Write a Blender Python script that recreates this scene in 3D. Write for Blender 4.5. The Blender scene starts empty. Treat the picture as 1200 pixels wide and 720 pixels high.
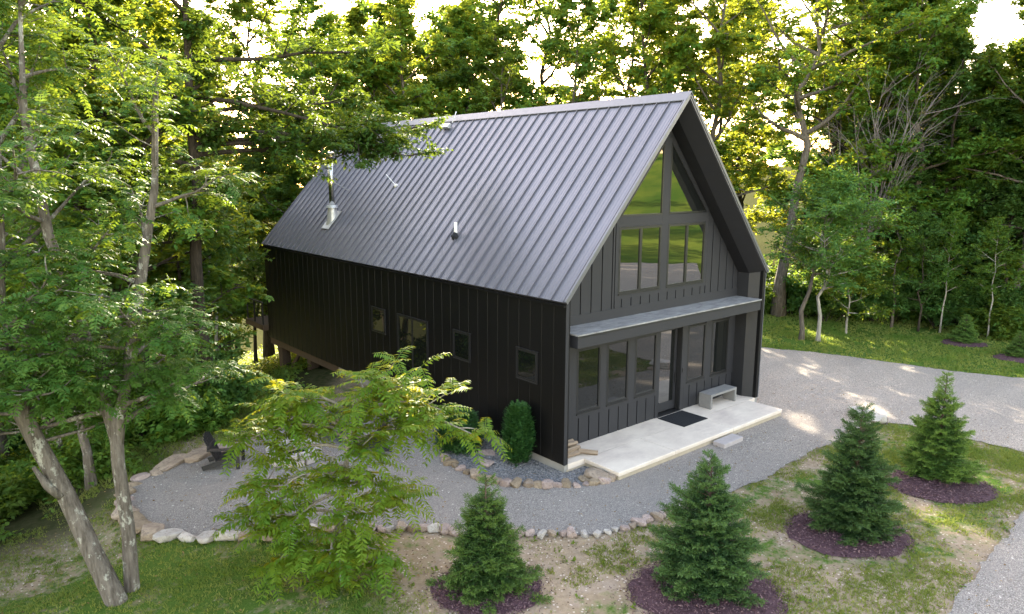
import bpy, bmesh, math, random
import numpy as np
from mathutils import Vector, Matrix, noise as mnoise

sc = bpy.context.scene
COL = sc.collection
rad = math.radians
R0 = random.Random(7)

# ------------------------------------------------------------------ basics
def tag(o, label=None, cat=None, group=None, kind=None):
    if label: o['label'] = label
    if cat: o['category'] = cat
    if group: o['group'] = group
    if kind: o['kind'] = kind
    return o

def empty(name, loc=(0, 0, 0), rz=0.0, label=None, cat=None, group=None):
    o = bpy.data.objects.new(name, None)
    o.empty_display_size = 0.3
    COL.objects.link(o)
    o.location = loc
    o.rotation_euler = (0, 0, rz)
    return tag(o, label, cat, group)

def link(name, me, parent=None, loc=(0, 0, 0)):
    o = bpy.data.objects.new(name, me)
    COL.objects.link(o)
    o.location = loc
    if parent: o.parent = parent
    return o

class MB:
    """collects shapes for one mesh"""
    def __init__(self):
        self.v = []; self.f = []; self.m = []
    def poly(self, pts, mi=0):
        n = len(self.v)
        self.v += [tuple(p) for p in pts]
        self.f.append(tuple(range(n, n + len(pts)))); self.m.append(mi)
    def box(self, x0, y0, z0, x1, y1, z1, mi=0):
        n = len(self.v)
        self.v += [(x0, y0, z0), (x1, y0, z0), (x1, y1, z0), (x0, y1, z0),
                   (x0, y0, z1), (x1, y0, z1), (x1, y1, z1), (x0, y1, z1)]
        for q in ((0, 3, 2, 1), (4, 5, 6, 7), (0, 1, 5, 4), (1, 2, 6, 5), (2, 3, 7, 6), (3, 0, 4, 7)):
            self.f.append(tuple(n + i for i in q)); self.m.append(mi)
    def obox(self, c, ax, ay, az, mi=0):
        """oriented box: centre and three half-axis vectors"""
        c = Vector(c); ax = Vector(ax); ay = Vector(ay); az = Vector(az)
        n = len(self.v)
        for sz in (-1, 1):
            for sx, sy in ((-1, -1), (1, -1), (1, 1), (-1, 1)):
                self.v.append(tuple(c + ax * sx + ay * sy + az * sz))
        for q in ((0, 3, 2, 1), (4, 5, 6, 7), (0, 1, 5, 4), (1, 2, 6, 5), (2, 3, 7, 6), (3, 0, 4, 7)):
            self.f.append(tuple(n + i for i in q)); self.m.append(mi)
    def bar(self, a, b, w, h, up=(0, 0, 1), mi=0):
        a = Vector(a); b = Vector(b); d = (b - a)
        L = d.length; d.normalize()
        s = d.cross(Vector(up)); s.normalize(); u = s.cross(d)
        self.obox((a + b) / 2, d * L / 2, s * w / 2, u * h / 2, mi)
    def prism(self, poly, vec, mi=0):
        """extrude a planar polygon along vec"""
        n = len(self.v); k = len(poly); vec = Vector(vec)
        self.v += [tuple(p) for p in poly] + [tuple(Vector(p) + vec) for p in poly]
        self.f.append(tuple(range(n + k - 1, n - 1, -1))); self.m.append(mi)
        self.f.append(tuple(range(n + k, n + 2 * k))); self.m.append(mi)
        for i in range(k):
            j = (i + 1) % k
            self.f.append((n + i, n + j, n + k + j, n + k + i)); self.m.append(mi)
    def tube(self, pts, rr, seg=8, cap=True, mi=0):
        pts = [Vector(p) for p in pts]
        if not hasattr(rr, '__len__'): rr = [rr] * len(pts)
        n0 = len(self.v)
        t = (pts[1] - pts[0]).normalized()
        ref = Vector((0, 0, 1)) if abs(t.z) < 0.9 else Vector((1, 0, 0))
        u = t.cross(ref).normalized()
        for i, p in enumerate(pts):
            if i == 0: d = pts[1] - pts[0]
            elif i == len(pts) - 1: d = pts[i] - pts[i - 1]
            else: d = pts[i + 1] - pts[i - 1]
            d.normalize()
            u = (u - d * u.dot(d))
            if u.length < 1e-6: u = d.orthogonal()
            u.normalize(); w = d.cross(u)
            for k in range(seg):
                a = 2 * math.pi * k / seg
                self.v.append(tuple(p + (u * math.cos(a) + w * math.sin(a)) * rr[i]))
        for i in range(len(pts) - 1):
            for k in range(seg):
                a = n0 + i * seg + k; b = n0 + i * seg + (k + 1) % seg
                self.f.append((a, b, b + seg, a + seg)); self.m.append(mi)
        if cap:
            self.f.append(tuple(n0 + k for k in reversed(range(seg)))); self.m.append(mi)
            e = n0 + (len(pts) - 1) * seg
            self.f.append(tuple(e + k for k in range(seg))); self.m.append(mi)
    def mesh(self, name, mats, smooth=False, fix=True):
        me = bpy.data.meshes.new(name)
        me.from_pydata(self.v, [], self.f)
        for m in (mats if isinstance(mats, (list, tuple)) else [mats]): me.materials.append(m)
        me.polygons.foreach_set('material_index', self.m)
        if fix:
            bm = bmesh.new(); bm.from_mesh(me)
            bmesh.ops.recalc_face_normals(bm, faces=bm.faces)
            bm.to_mesh(me); bm.free()
        if smooth: me.polygons.foreach_set('use_smooth', [True] * len(me.polygons))
        me.update()
        return me
    def build(self, name, mats, parent=None, smooth=False, loc=(0, 0, 0), bevel=0.0):
        o = link(name, self.mesh(name, mats, smooth), parent, loc)
        if bevel:
            b = o.modifiers.new('bevel', 'BEVEL'); b.width = bevel; b.segments = 2; b.limit_method = 'ANGLE'
        return o

def np_mesh(name, V, F, mat, attr=None, smooth=False):
    """fast mesh from arrays; F is (n,3) or (n,4); attr: dict of per-face floats"""
    me = bpy.data.meshes.new(name)
    V = np.asarray(V, np.float32); F = np.asarray(F, np.int32)
    k = F.shape[1]
    me.vertices.add(len(V)); me.vertices.foreach_set('co', V.ravel())
    me.loops.add(F.size); me.loops.foreach_set('vertex_index', F.ravel())
    me.polygons.add(len(F))
    me.polygons.foreach_set('loop_start', np.arange(0, F.size, k, dtype=np.int32))
    me.polygons.foreach_set('loop_total', np.full(len(F), k, np.int32))
    if smooth: me.polygons.foreach_set('use_smooth', np.ones(len(F), bool))
    me.materials.append(mat)
    for n, a in (attr or {}).items():
        at = me.attributes.new(n, 'FLOAT', 'FACE'); at.data.foreach_set('value', np.asarray(a, np.float32))
    me.update(calc_edges=True)
    return me

# ------------------------------------------------------------------ materials
class NT:
    def __init__(self, name):
        self.mat = bpy.data.materials.new(name); self.mat.use_nodes = True
        self.t = self.mat.node_tree; self.t.nodes.clear()
        self.out = self.n('ShaderNodeOutputMaterial')
    def n(self, typ, **kw):
        nd = self.t.nodes.new(typ)
        for k, v in kw.items():
            if k == 'inp':
                for kk, vv in v.items():
                    if isinstance(vv, bpy.types.NodeSocket): self.t.links.new(vv, nd.inputs[kk])
                    else: nd.inputs[kk].default_value = vv
            else: setattr(nd, k, v)
        return nd
    def coord(self, kind='Object'):
        return self.n('ShaderNodeTexCoord').outputs[kind]
    def geo(self): return self.n('ShaderNodeNewGeometry').outputs['Position']
    def mapping(self, vec, scale=(1, 1, 1), rot=(0, 0, 0)):
        return self.n('ShaderNodeMapping', inp={'Vector': vec, 'Scale': scale, 'Rotation': rot}).outputs[0]
    def noise(self, vec, scale, detail=4, rough=0.55, dist=0.0):
        return self.n('ShaderNodeTexNoise', inp={'Vector': vec, 'Scale': scale, 'Detail': detail, 'Roughness': rough, 'Distortion': dist}).outputs[0]
    def voronoi(self, vec, scale, feature='F1', out='Distance'):
        return self.n('ShaderNodeTexVoronoi', feature=feature, inp={'Vector': vec, 'Scale': scale}).outputs[out]
    def ramp(self, fac, stops, interp='LINEAR'):
        nd = self.n('ShaderNodeValToRGB'); nd.color_ramp.interpolation = interp
        el = nd.color_ramp.elements
        while len(el) < len(stops): el.new(0.5)
        for e, (p, c) in zip(el, stops):
            e.position = p
            e.color = (c, c, c, 1) if not hasattr(c, '__len__') else (*c, 1)
        self.t.links.new(fac, nd.inputs[0])
        return nd.outputs[0]
    def mix(self, fac, a, b, mode='MIX'):
        nd = self.n('ShaderNodeMix', data_type='RGBA', blend_type=mode)
        for s, v in ((0, fac), (6, a), (7, b)):
            if isinstance(v, bpy.types.NodeSocket): self.t.links.new(v, nd.inputs[s])
            elif hasattr(v, '__len__'): nd.inputs[s].default_value = (*v, 1)
            else: nd.inputs[s].default_value = v if s == 0 else (v, v, v, 1)
        return nd.outputs[2]
    def math(self, op, a, b=0.0, clamp=False):
        nd = self.n('ShaderNodeMath', operation=op, use_clamp=clamp)
        for i, v in enumerate((a, b)):
            if isinstance(v, bpy.types.NodeSocket): self.t.links.new(v, nd.inputs[i])
            else: nd.inputs[i].default_value = v
        return nd.outputs[0]
    def attr(self, name, out='Fac'):
        return self.n('ShaderNodeAttribute', attribute_name=name).outputs[out]
    def bump(self, height, strength=0.5, dist=0.02):
        return self.n('ShaderNodeBump', inp={'Height': height, 'Strength': strength, 'Distance': dist}).outputs[0]
    def pbr(self, color, rough=0.6, metal=0.0, normal=None, spec=0.5, **kw):
        inp = {'Base Color': color if isinstance(color, bpy.types.NodeSocket) else (*color, 1), 'Roughness': rough,
               'Metallic': metal, 'Specular IOR Level': spec}
        if normal is not None: inp['Normal'] = normal
        inp.update(kw)
        return self.n('ShaderNodeBsdfPrincipled', inp=inp).outputs[0]
    def done(self, sh):
        self.t.links.new(sh, self.out.inputs[0]); return self.mat

def simple(name, col, rough=0.6, metal=0.0, var=0.12, scale=6.0, bump=0.0, spec=0.5, bscale=60):
    N = NT(name); p = N.coord()
    f = N.noise(p, scale, 5)
    c = N.mix(f, tuple(x * (1 - var) for x in col), tuple(min(1, x * (1 + var)) for x in col))
    nr = N.bump(N.noise(p, bscale, 3), bump, 0.01) if bump else None
    rr = N.ramp(N.noise(p, scale * 1.7, 4), [(0.3, max(0.02, rough - 0.07)), (0.7, min(1, rough + 0.07))])
    return N.done(N.pbr(c, rr, metal, nr, spec))

def leaf_mat(name, c1, c2, tr, tw=0.42, rough=0.6, hue=0.03):
    N = NT(name)
    r = N.attr('lr')
    oi = N.n('ShaderNodeObjectInfo').outputs['Random']
    c = N.mix(r, c1, c2)
    hs = N.n('ShaderNodeHueSaturation', inp={'Hue': N.math('ADD', N.math('MULTIPLY', oi, hue), 0.5 - hue / 2),
             'Saturation': 1.0, 'Value': N.math('ADD', N.math('MULTIPLY', oi, 0.45), 0.78), 'Color': c}).outputs[0]
    tc = N.mix(r, tuple(x * 0.75 for x in tr), tr)
    d = N.pbr(hs, rough, 0, None, 0.22)
    t = N.n('ShaderNodeBsdfTranslucent', inp={'Color': tc}).outputs[0]
    m = N.n('ShaderNodeMixShader', inp={0: tw, 1: d, 2: t}).outputs[0]
    return N.done(m)

def bark_mat(name, dark, light, lichen=None, lamt=0.5, scale=1.0):
    N = NT(name); p = N.coord()
    st = N.mapping(p, (14 * scale, 14 * scale, 2.2 * scale))
    f = N.noise(st, 1.0, 6, 0.65)
    c = N.mix(N.ramp(f, [(0.35, 0), (0.68, 1)]), dark, light)
    if lichen:
        l = N.ramp(N.noise(N.mapping(p, (3.6, 3.6, 2.2)), 1.6 * scale, 6, 0.7), [(lamt, 0), (lamt + 0.07, 1)])
        c = N.mix(l, c, lichen)
    return N.done(N.pbr(c, 0.9, 0, N.bump(f, 1.0, 0.06), 0.2))

M = {}
def make_materials():
    # --- house metals and boards
    N = NT('roof_metal'); p = N.coord()
    c = N.mix(N.noise(N.mapping(p, (1, 1, 1)), 0.9, 5), (0.1242, 0.1233, 0.1448), (0.1525, 0.1511, 0.1765))
    rr = N.ramp(N.noise(N.mapping(p, (0.6, 3.0, 0.6)), 1.4, 5), [(0.3, 0.34), (0.75, 0.44)])
    M['roof'] = N.done(N.pbr(c, rr, 0.55, None, 0.6))
    M['trim'] = simple('pale_trim_metal', (0.14, 0.144, 0.16), 0.42, 0.6, 0.08)
    N = NT('wall_metal'); p = N.coord()
    c = N.mix(N.noise(N.mapping(p, (1, 1, 0.3)), 1.6, 5), (0.0019, 0.0019, 0.0024), (0.0034, 0.0033, 0.0036))
    wz = N.n('ShaderNodeSeparateXYZ', inp={0: p}).outputs[2]
    c = N.mix(N.math('MULTIPLY', N.ramp(wz, [(0.25, .6), (0.75, 0)]), N.ramp(N.noise(p, 3.0, 6, .7), [(.4, 0), (.7, 1)])), c, (0.020, 0.017, 0.014))
    M['siding'] = N.done(N.pbr(c, 0.5, 0.0, None, 0.22))
    N = NT('facade_board'); p = N.coord()
    f = N.noise(N.mapping(p, (30, 30, 1.5)), 1.0, 4)
    c = N.mix(f, (0.0127, 0.0127, 0.0160), (0.0176, 0.0179, 0.0219))
    c = N.mix(N.math('MULTIPLY', N.noise(p, 0.8, 4), 0.35), c, (0.0235, 0.0240, 0.0285))
    M['board'] = N.done(N.pbr(c, 0.62, 0, N.bump(f, 0.15, 0.004), 0.4))
    M['batten_gap'] = simple('groove_backing', (0.0029, 0.0031, 0.0041), 0.8)
    M['soffit'] = simple('soffit_panel', (0.0073, 0.0071, 0.0089), 0.55, 0.0, 0.15, 2.0)
    M['fin'] = simple('splayed_panel', (0.0108, 0.0112, 0.0137), 0.55, 0.0, 0.15, 2.0)
    N = NT('canopy_top'); p = N.coord()
    f = N.noise(N.mapping(p, (1.0, 2.6, 1)), 2.2, 7, 0.68, 0.6)
    c = N.mix(N.ramp(f, [(0.36, 0), (0.66, 1)]), (0.1380, 0.1377, 0.1431), (0.3100, 0.3085, 0.3096))
    c = N.mix(N.ramp(N.noise(p, 9, 6, 0.7), [(0.6, 0), (0.74, 0.7)]), c, (0.4300, 0.4171, 0.4023))
    M['canopy_top'] = N.done(N.pbr(c, 0.5, 0.1))
    M['frame'] = simple('black_window_frame', (0.010, 0.010, 0.011), 0.4, 0.0)
    M['frame_edge'] = simple('light_frame_edge', (0.017, 0.017, 0.018), 0.4, 0.2)
    N = NT('window_glass'); p = N.coord()
    w = N.bump(N.noise(N.mapping(p, (1.1, 1.1, 0.5)), 1.2, 1), 0.06, 0.05)
    M['glass'] = N.done(N.pbr((0.006, 0.007, 0.007), 0.012, 0, w, 0.5, **{'IOR': 2.75}))
    N = NT('lower_glass'); p = N.coord()
    w = N.bump(N.noise(N.mapping(p, (1.1, 1.1, 0.5)), 1.2, 1), 0.05, 0.05)
    M['glass3'] = N.done(N.pbr((0.006, 0.007, 0.007), 0.012, 0, w, 0.5, **{'IOR': 1.85}))
    N = NT('side_glass'); p = N.coord()
    w = N.bump(N.noise(N.mapping(p, (1.1, 1.1, 0.5)), 1.2, 1), 0.035, 0.05)
    M['glass2'] = N.done(N.pbr((0.006, 0.007, 0.006), 0.015, 0, w, 0.5, **{'IOR': 1.6}))
    # --- concrete
    N = NT('porch_concrete'); p = N.coord()
    f = N.noise(p, 1.3, 7, 0.62)
    c = N.mix(N.ramp(f, [(0.3, 0), (0.7, 1)]), (0.4673, 0.3940, 0.3321), (0.6163, 0.5390, 0.4536))
    c = N.mix(N.math('MULTIPLY', N.noise(p, 22, 5), 0.35), c, (0.7665, 0.6830, 0.5879))
    c = N.mix(N.ramp(N.noise(N.mapping(p, (.7, 1.4, 1)), 1.1, 6, .65), [(.5, 0), (.72, .55)]), c, (0.36, 0.29, 0.265))
    M['porch'] = N.done(N.pbr(c, 0.85, 0, N.bump(N.noise(p, 90, 4), 0.25, 0.004)))
    M['porch_base'] = simple('porch_footing', (0.349, 0.299, 0.224), 0.9, 0, 0.22, 5, 0.3)
    M['foundation'] = simple('foundation_concrete', (0.249, 0.237, 0.216), 0.9, 0, 0.2, 3, 0.3)
    M['bench'] = simple('bench_concrete', (0.166, 0.162, 0.158), 0.85, 0, 0.2, 9, 0.3)
    M['step'] = simple('step_concrete', (0.332, 0.299, 0.290), 0.9, 0, 0.18, 9, 0.4)
    M['rubber'] = simple('mat_fibre', (0.018, 0.019, 0.022), 0.95, 0, 0.5, 40, 0.8, 0.2, 300)
    # --- steel, wood
    M['steel'] = simple('flue_steel', (0.55, 0.53, 0.47), 0.16, 1.0, 0.12, 3)
    M['galv'] = simple('flashing_metal', (0.52, 0.52, 0.53), 0.45, 0.6, 0.15, 8)
    M['white'] = simple('white_plastic', (0.72, 0.71, 0.69), 0.5, 0, 0.05)
    M['black'] = simple('black_paint', (0.012, 0.012, 0.013), 0.5)
    N = NT('post_timber'); p = N.coord(); f = N.noise(N.mapping(p, (20, 20, 1.6)), 1, 5)
    M['timber'] = N.done(N.pbr(N.mix(f, (0.055, 0.036, 0.022), (0.11, 0.072, 0.045)), 0.85, 0, N.bump(f, 0.3, 0.01)))
    N = NT('split_log'); p = N.coord(); f = N.noise(N.mapping(p, (3, 24, 24)), 1, 5)
    M['log'] = N.done(N.pbr(N.mix(f, (0.11, 0.075, 0.05), (0.32, 0.25, 0.18)), 0.9, 0, N.bump(f, 0.4, 0.01)))
    # --- rock
    for k, (a, b, d) in {'rock_tan': ((0.24, 0.185, 0.14), (0.42, 0.34, 0.26), (0.14, 0.11, 0.085)),
                         'rock_pink': ((0.30, 0.23, 0.20), (0.46, 0.37, 0.33), (0.16, 0.12, 0.105)),
                         'rock_pale': ((0.38, 0.345, 0.31), (0.55, 0.51, 0.47), (0.22, 0.195, 0.17)),
                         'rock_brown': ((0.21, 0.16, 0.11), (0.35, 0.275, 0.19), (0.12, 0.095, 0.07))}.items():
        N = NT(k); p = N.coord()
        oi = N.n('ShaderNodeObjectInfo').outputs['Random']
        pv = N.n('ShaderNodeVectorMath', operation='ADD', inp={0: p, 1: N.n('ShaderNodeCombineXYZ', inp={0: N.math('MULTIPLY', oi, 40.0)}).outputs[0]}).outputs[0]
        f = N.noise(pv, 2.2, 6, 0.62)
        c = N.mix(N.ramp(f, [(0.3, 0), (0.7, 1)]), a, b)
        c = N.mix(N.ramp(N.noise(pv, 5.5, 5, 0.7), [(0.52, 0), (0.66, 0.8)]), c, d)
        c = N.mix(N.math('MULTIPLY', oi, 0.55), c, tuple(x * 0.55 for x in a))
        M[k] = N.done(N.pbr(c, 0.92, 0, N.bump(N.noise(pv, 7, 6, 0.65), 0.7, 0.06), 0.25))
    # --- gravel sheets
    def gravel(name, tones, sc1, dirt, damt, pale=0.0):
        N = NT(name); p = N.geo()
        cell = N.n('ShaderNodeTexVoronoi', inp={'Vector': p, 'Scale': sc1})
        d = cell.outputs['Distance']
        g = N.n('ShaderNodeSeparateColor', inp={0: cell.outputs['Color']}).outputs[0]
        c = N.ramp(g, [(0.0, tones[0]), (0.35, tones[1]), (0.75, tones[2]), (0.97, tones[3])])
        c = N.mix(N.ramp(d, [(0.35, 0), (0.75, 0.75)]), c, tuple(x * 0.45 for x in tones[0]))
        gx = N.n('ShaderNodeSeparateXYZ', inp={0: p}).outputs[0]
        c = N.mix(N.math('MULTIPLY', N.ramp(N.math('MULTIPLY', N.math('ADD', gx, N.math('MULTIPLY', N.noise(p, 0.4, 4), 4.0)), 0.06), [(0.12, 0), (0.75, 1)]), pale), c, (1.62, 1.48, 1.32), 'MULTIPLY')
        big = N.noise(p, 0.33, 6, 0.6)
        c = N.mix(N.math('MULTIPLY', N.ramp(big, [(0.42, 0), (0.70, 1)]), damt), c, dirt)
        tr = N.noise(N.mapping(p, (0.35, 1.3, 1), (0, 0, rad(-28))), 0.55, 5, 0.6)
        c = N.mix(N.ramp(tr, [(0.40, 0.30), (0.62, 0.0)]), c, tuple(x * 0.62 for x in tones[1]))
        c2 = N.n('ShaderNodeTexVoronoi', inp={'Vector': p, 'Scale': sc1 * 0.37})
        g2 = N.n('ShaderNodeSeparateColor', inp={0: c2.outputs['Color']}).outputs[1]
        c = N.mix(N.math('MULTIPLY', N.ramp(g2, [(0.975, 0), (0.985, .7)]), N.ramp(c2.outputs['Distance'], [(0.3, 1), (0.42, 0)])), c, tuple(min(0.62, x * 1.5) for x in tones[3]))
        h = N.math('ADD', N.math('MULTIPLY', d, -1.0), N.math('MULTIPLY', N.noise(p, 5, 4), 0.6))
        return N.done(N.pbr(c, 0.9, 0, N.bump(h, 0.55, 0.03), 0.25))
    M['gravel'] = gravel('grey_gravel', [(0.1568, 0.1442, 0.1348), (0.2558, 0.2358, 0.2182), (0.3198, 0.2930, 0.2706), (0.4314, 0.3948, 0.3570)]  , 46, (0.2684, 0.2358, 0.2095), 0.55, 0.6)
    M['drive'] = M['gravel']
    M['bed_gravel'] = gravel('bed_gravel', [(0.106, 0.107, 0.116), (0.178, 0.179, 0.189), (0.237, 0.237, 0.248), (0.309, 0.308, 0.318)], 14, (0.201, 0.198, 0.199), 0.3)
    N = NT('pebble'); r = N.attr('lr')
    M['pebble'] = N.done(N.pbr(N.ramp(r, [(0, (0.1047, 0.1018, 0.1028)), (0.4, (0.1760, 0.1705, 0.1700)), (0.8, (0.2306, 0.2201, 0.2150)), (1, (0.2851, 0.2749, 0.2677))]), 0.9))
    # --- ground
    N = NT('ground_soil'); p = N.geo()
    zone = N.attr('zone', 'Color')
    sep = N.n('ShaderNodeSeparateColor', inp={0: zone})
    green, forest, meadow = sep.outputs[0], sep.outputs[1], sep.outputs[2]
    n1 = N.noise(p, 0.7, 7, 0.62); n2 = N.noise(p, 5.0, 6, 0.68); n3 = N.noise(p, 26, 5, 0.7)
    dirt = N.mix(N.ramp(n2, [(0.3, 0), (0.7, 1)]), (0.185, 0.140, 0.098), (0.33, 0.262, 0.18))
    dirt = N.mix(N.ramp(N.noise(p, 1.6, 6, 0.7), [(0.5, 0), (0.68, 0.7)]), dirt, (0.30, 0.245, 0.20))
    spk = N.n('ShaderNodeTexVoronoi', inp={'Vector': p, 'Scale': 17.0})
    spc = N.n('ShaderNodeSeparateColor', inp={0: spk.outputs['Color']}).outputs[0]
    dirt = N.mix(N.math('MULTIPLY', N.ramp(spc, [(0.80, 0), (0.84, 1)]), N.ramp(spk.outputs['Distance'], [(0.28, 1), (0.42, 0)])), dirt, (0.47, 0.40, 0.34))
    dirt = N.mix(N.math('MULTIPLY', N.ramp(spc, [(0.10, 1), (0.14, 0)]), N.ramp(spk.outputs['Distance'], [(0.3, 1), (0.45, 0)])), dirt, (0.10, 0.07, 0.05))
    grass = N.mix(N.ramp(n3, [(0.3, 0), (0.7, 1)]), (0.035, 0.075, 0.013), (0.095, 0.145, 0.030))
    gm = N.math('ADD', green, N.math('MULTIPLY', N.math('SUBTRACT', N.math('ADD', N.math('MULTIPLY', n1, 0.55), N.math('MULTIPLY', n2, 0.45)), 0.5), 2.6))
    c = N.mix(N.ramp(gm, [(0.38, 0), (0.66, 1)]), dirt, grass)
    litter = N.mix(N.ramp(n2, [(0.3, 0), (0.7, 1)]), (0.020, 0.030, 0.010), (0.06, 0.055, 0.028))
    c = N.mix(forest, c, litter)
    mg = N.mix(N.ramp(N.noise(N.mapping(p, (0.045, 0.13, 0.3), (0, 0, rad(-52))), 1.0, 6, 0.6), [(0.38, 0), (0.62, 1)]), (0.045, 0.095, 0.012), (0.15, 0.18, 0.025))  # dark and yellow-green bands: mowing, plus tree shade put into the colour
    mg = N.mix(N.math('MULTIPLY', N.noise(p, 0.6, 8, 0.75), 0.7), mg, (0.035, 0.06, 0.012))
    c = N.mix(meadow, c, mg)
    M['ground'] = N.done(N.pbr(c, 0.95, 0, N.bump(N.math('ADD', n2, n3), 0.5, 0.05), 0.0))
    N = NT('mulch_chips'); p = N.geo(); r = N.attr('lr')
    c = N.ramp(N.math('ADD', N.math('MULTIPLY', r, 0.6), N.math('MULTIPLY', N.noise(p, 30, 4), 0.5)), [(0.2, (0.026, 0.013, 0.016)), (0.6, (0.085, 0.044, 0.054)), (0.95, (0.22, 0.145, 0.145))])
    M['mulch'] = N.done(N.pbr(c, 0.85, 0, None, 0.3))
    # --- plants
    M['blade'] = leaf_mat('grass_blade', (0.055, 0.125, 0.014), (0.19, 0.185, 0.05), (0.32, 0.38, 0.05), 0.35)
    M['dry_leaf'] = leaf_mat('dry_leaf', (0.10, 0.055, 0.022), (0.30, 0.20, 0.08), (0.2, 0.12, 0.04), 0.2)
    M['leaf_oak'] = leaf_mat('oak_leaf', (0.037, 0.122, 0.020), (0.098, 0.200, 0.034), (0.30, 0.37, 0.028), 0.46)
    M['leaf_maple'] = leaf_mat('maple_leaf', (0.041, 0.132, 0.019), (0.108, 0.212, 0.030), (0.37, 0.40, 0.026), 0.48)
    M['leaf_dark'] = leaf_mat('dark_leaf', (0.034, 0.106, 0.026), (0.088, 0.172, 0.042), (0.24, 0.36, 0.035), 0.42)
    M['leaf_near'] = leaf_mat('near_leaf', (0.020, 0.072, 0.012), (0.062, 0.125, 0.018), (0.20, 0.27, 0.02), 0.36)
    M['leaf_yellow'] = leaf_mat('feathery_leaf', (0.036, 0.115, 0.009), (0.112, 0.182, 0.014), (0.50, 0.46, 0.02), 0.44)
    M['leaf_under'] = leaf_mat('undergrowth_leaf', (0.040, 0.112, 0.018), (0.110, 0.195, 0.030), (0.32, 0.40, 0.03), 0.44)
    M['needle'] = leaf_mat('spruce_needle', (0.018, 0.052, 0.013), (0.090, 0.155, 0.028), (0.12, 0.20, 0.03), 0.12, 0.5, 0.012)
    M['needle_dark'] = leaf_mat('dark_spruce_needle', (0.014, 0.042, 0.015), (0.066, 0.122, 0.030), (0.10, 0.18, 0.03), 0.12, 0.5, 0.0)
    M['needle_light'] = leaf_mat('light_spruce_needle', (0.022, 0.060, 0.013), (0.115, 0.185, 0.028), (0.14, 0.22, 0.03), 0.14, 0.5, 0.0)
    M['cedar'] = leaf_mat('cedar_spray', (0.014, 0.050, 0.014), (0.042, 0.105, 0.022), (0.10, 0.20, 0.03), 0.15, 0.5, 0.01)
    M['bark_lichen'] = bark_mat('lichen_bark', (0.065, 0.055, 0.046), (0.17, 0.15, 0.13), (0.29, 0.29, 0.255), 0.55)
    M['bark_grey'] = bark_mat('grey_bark', (0.06, 0.05, 0.04), (0.15, 0.13, 0.105), (0.24, 0.235, 0.20), 0.62)
    M['bark_dark'] = bark_mat('dark_bark', (0.022, 0.018, 0.014), (0.065, 0.052, 0.04))
    M['bark_pale'] = bark_mat('pale_bark', (0.17, 0.155, 0.13), (0.36, 0.34, 0.30), (0.45, 0.44, 0.41), 0.6)
    M['bark_dead'] = bark_mat('dead_wood', (0.11, 0.095, 0.09), (0.24, 0.21, 0.20))
    M['stem'] = bark_mat('smooth_stem', (0.14, 0.125, 0.10), (0.28, 0.26, 0.22))
    M['needle_stem'] = simple('brown_twig', (0.07, 0.045, 0.028), 0.9)
make_materials()

# ------------------------------------------------------------------ terrain
def smooth(a, b, x):
    t = np.clip((x - a) / (b - a), 0, 1); return t * t * (3 - 2 * t)
def ground_z(x, y):
    x = np.asarray(x, float); y = np.asarray(y, float)
    s = np.maximum(0, -0.5 * x + 0.866 * y - 10.8)
    z = -11.0 * np.tanh(0.36 * (np.sqrt(s * s + 2.2) - 1.483) / 11.0)
    z = z - 0.45 * smooth(-8.9, -10.6, x) * smooth(1.5, 3.6, y)
    w = 0.79 * x - 0.61 * y
    z = z + 11.8 * smooth(44, 135, w)
    rel = np.hypot(x - 2, y + 1)
    z = z + smooth(16, 40, rel) * 0.12 * (np.sin(x * 0.31 + 1) + np.sin(y * 0.27 + x * 0.1))
    return z
def gz(x, y): return float(ground_z(x, y))

# outlines on the ground (metres)
TERRACE = [(0.84, -3.12), (-0.06, -3.08), (-0.87, -3.03), (-1.67, -2.75), (-2.38, -2.17), (-3.08, -1.58), (-3.91, -0.84), (-4.36, -0.21),
           (-5.22, 0.50), (-5.95, 1.10), (-6.91, 1.62), (-8.05, 2.31), (-8.72, 2.95), (-9.05, 3.5), (-9.22, 4.3), (-9.22, 5.3), (-9.0, 6.1),
           (-8.5, 6.6), (-7.6, 7.1), (-6.94, 7.22), (-6.21, 7.34), (-5.4, 7.6), (-4.08, 8.29), (-3.1, 8.3), (-2.3, 8.4), (-0.5, 9.2), (0.4, 9.4)]
INNER = [(0.1, 5.6), (-0.9, 4.6), (-1.5, 3.6), (-1.78, 2.9), (-1.86, 2.37), (-1.86, 1.79), (-1.80, 1.28), (-1.67, 0.76), (-1.40, 0.25), (-0.85, -0.28), (-0.20, -0.80), (0.24, -0.98), (0.80, -1.05)]
DRIVE_LOW = [(2.2, -3.36), (3.91, -3.49), (6.42, -3.33), (8.85, -3.42), (10.2, -3.35), (10.84, -4.08), (10.9, -5.06), (10.95, -6.18), (11.1, -7.25), (10.2, -8.15), (8.4, -8.45), (6.74, -8.32), (4.48, -8.46), (1.73, -8.57), (0.4, -8.75)]
DRIVE_FAR = [(-1.5, -10.5), (3, -13.5), (12, -15.5), (22, -19.5), (34, -28), (42, -34), (46, -28), (37, -20.5), (27, -12), (21.2, -7.6), (19.86, -4.86), (18.91, -2.82), (18.32, -0.46), (17.66, 2.15), (16.58, 4.26), (15.2, 8.0), (13.5, 12.5), (9.3, 13.0)]

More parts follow.
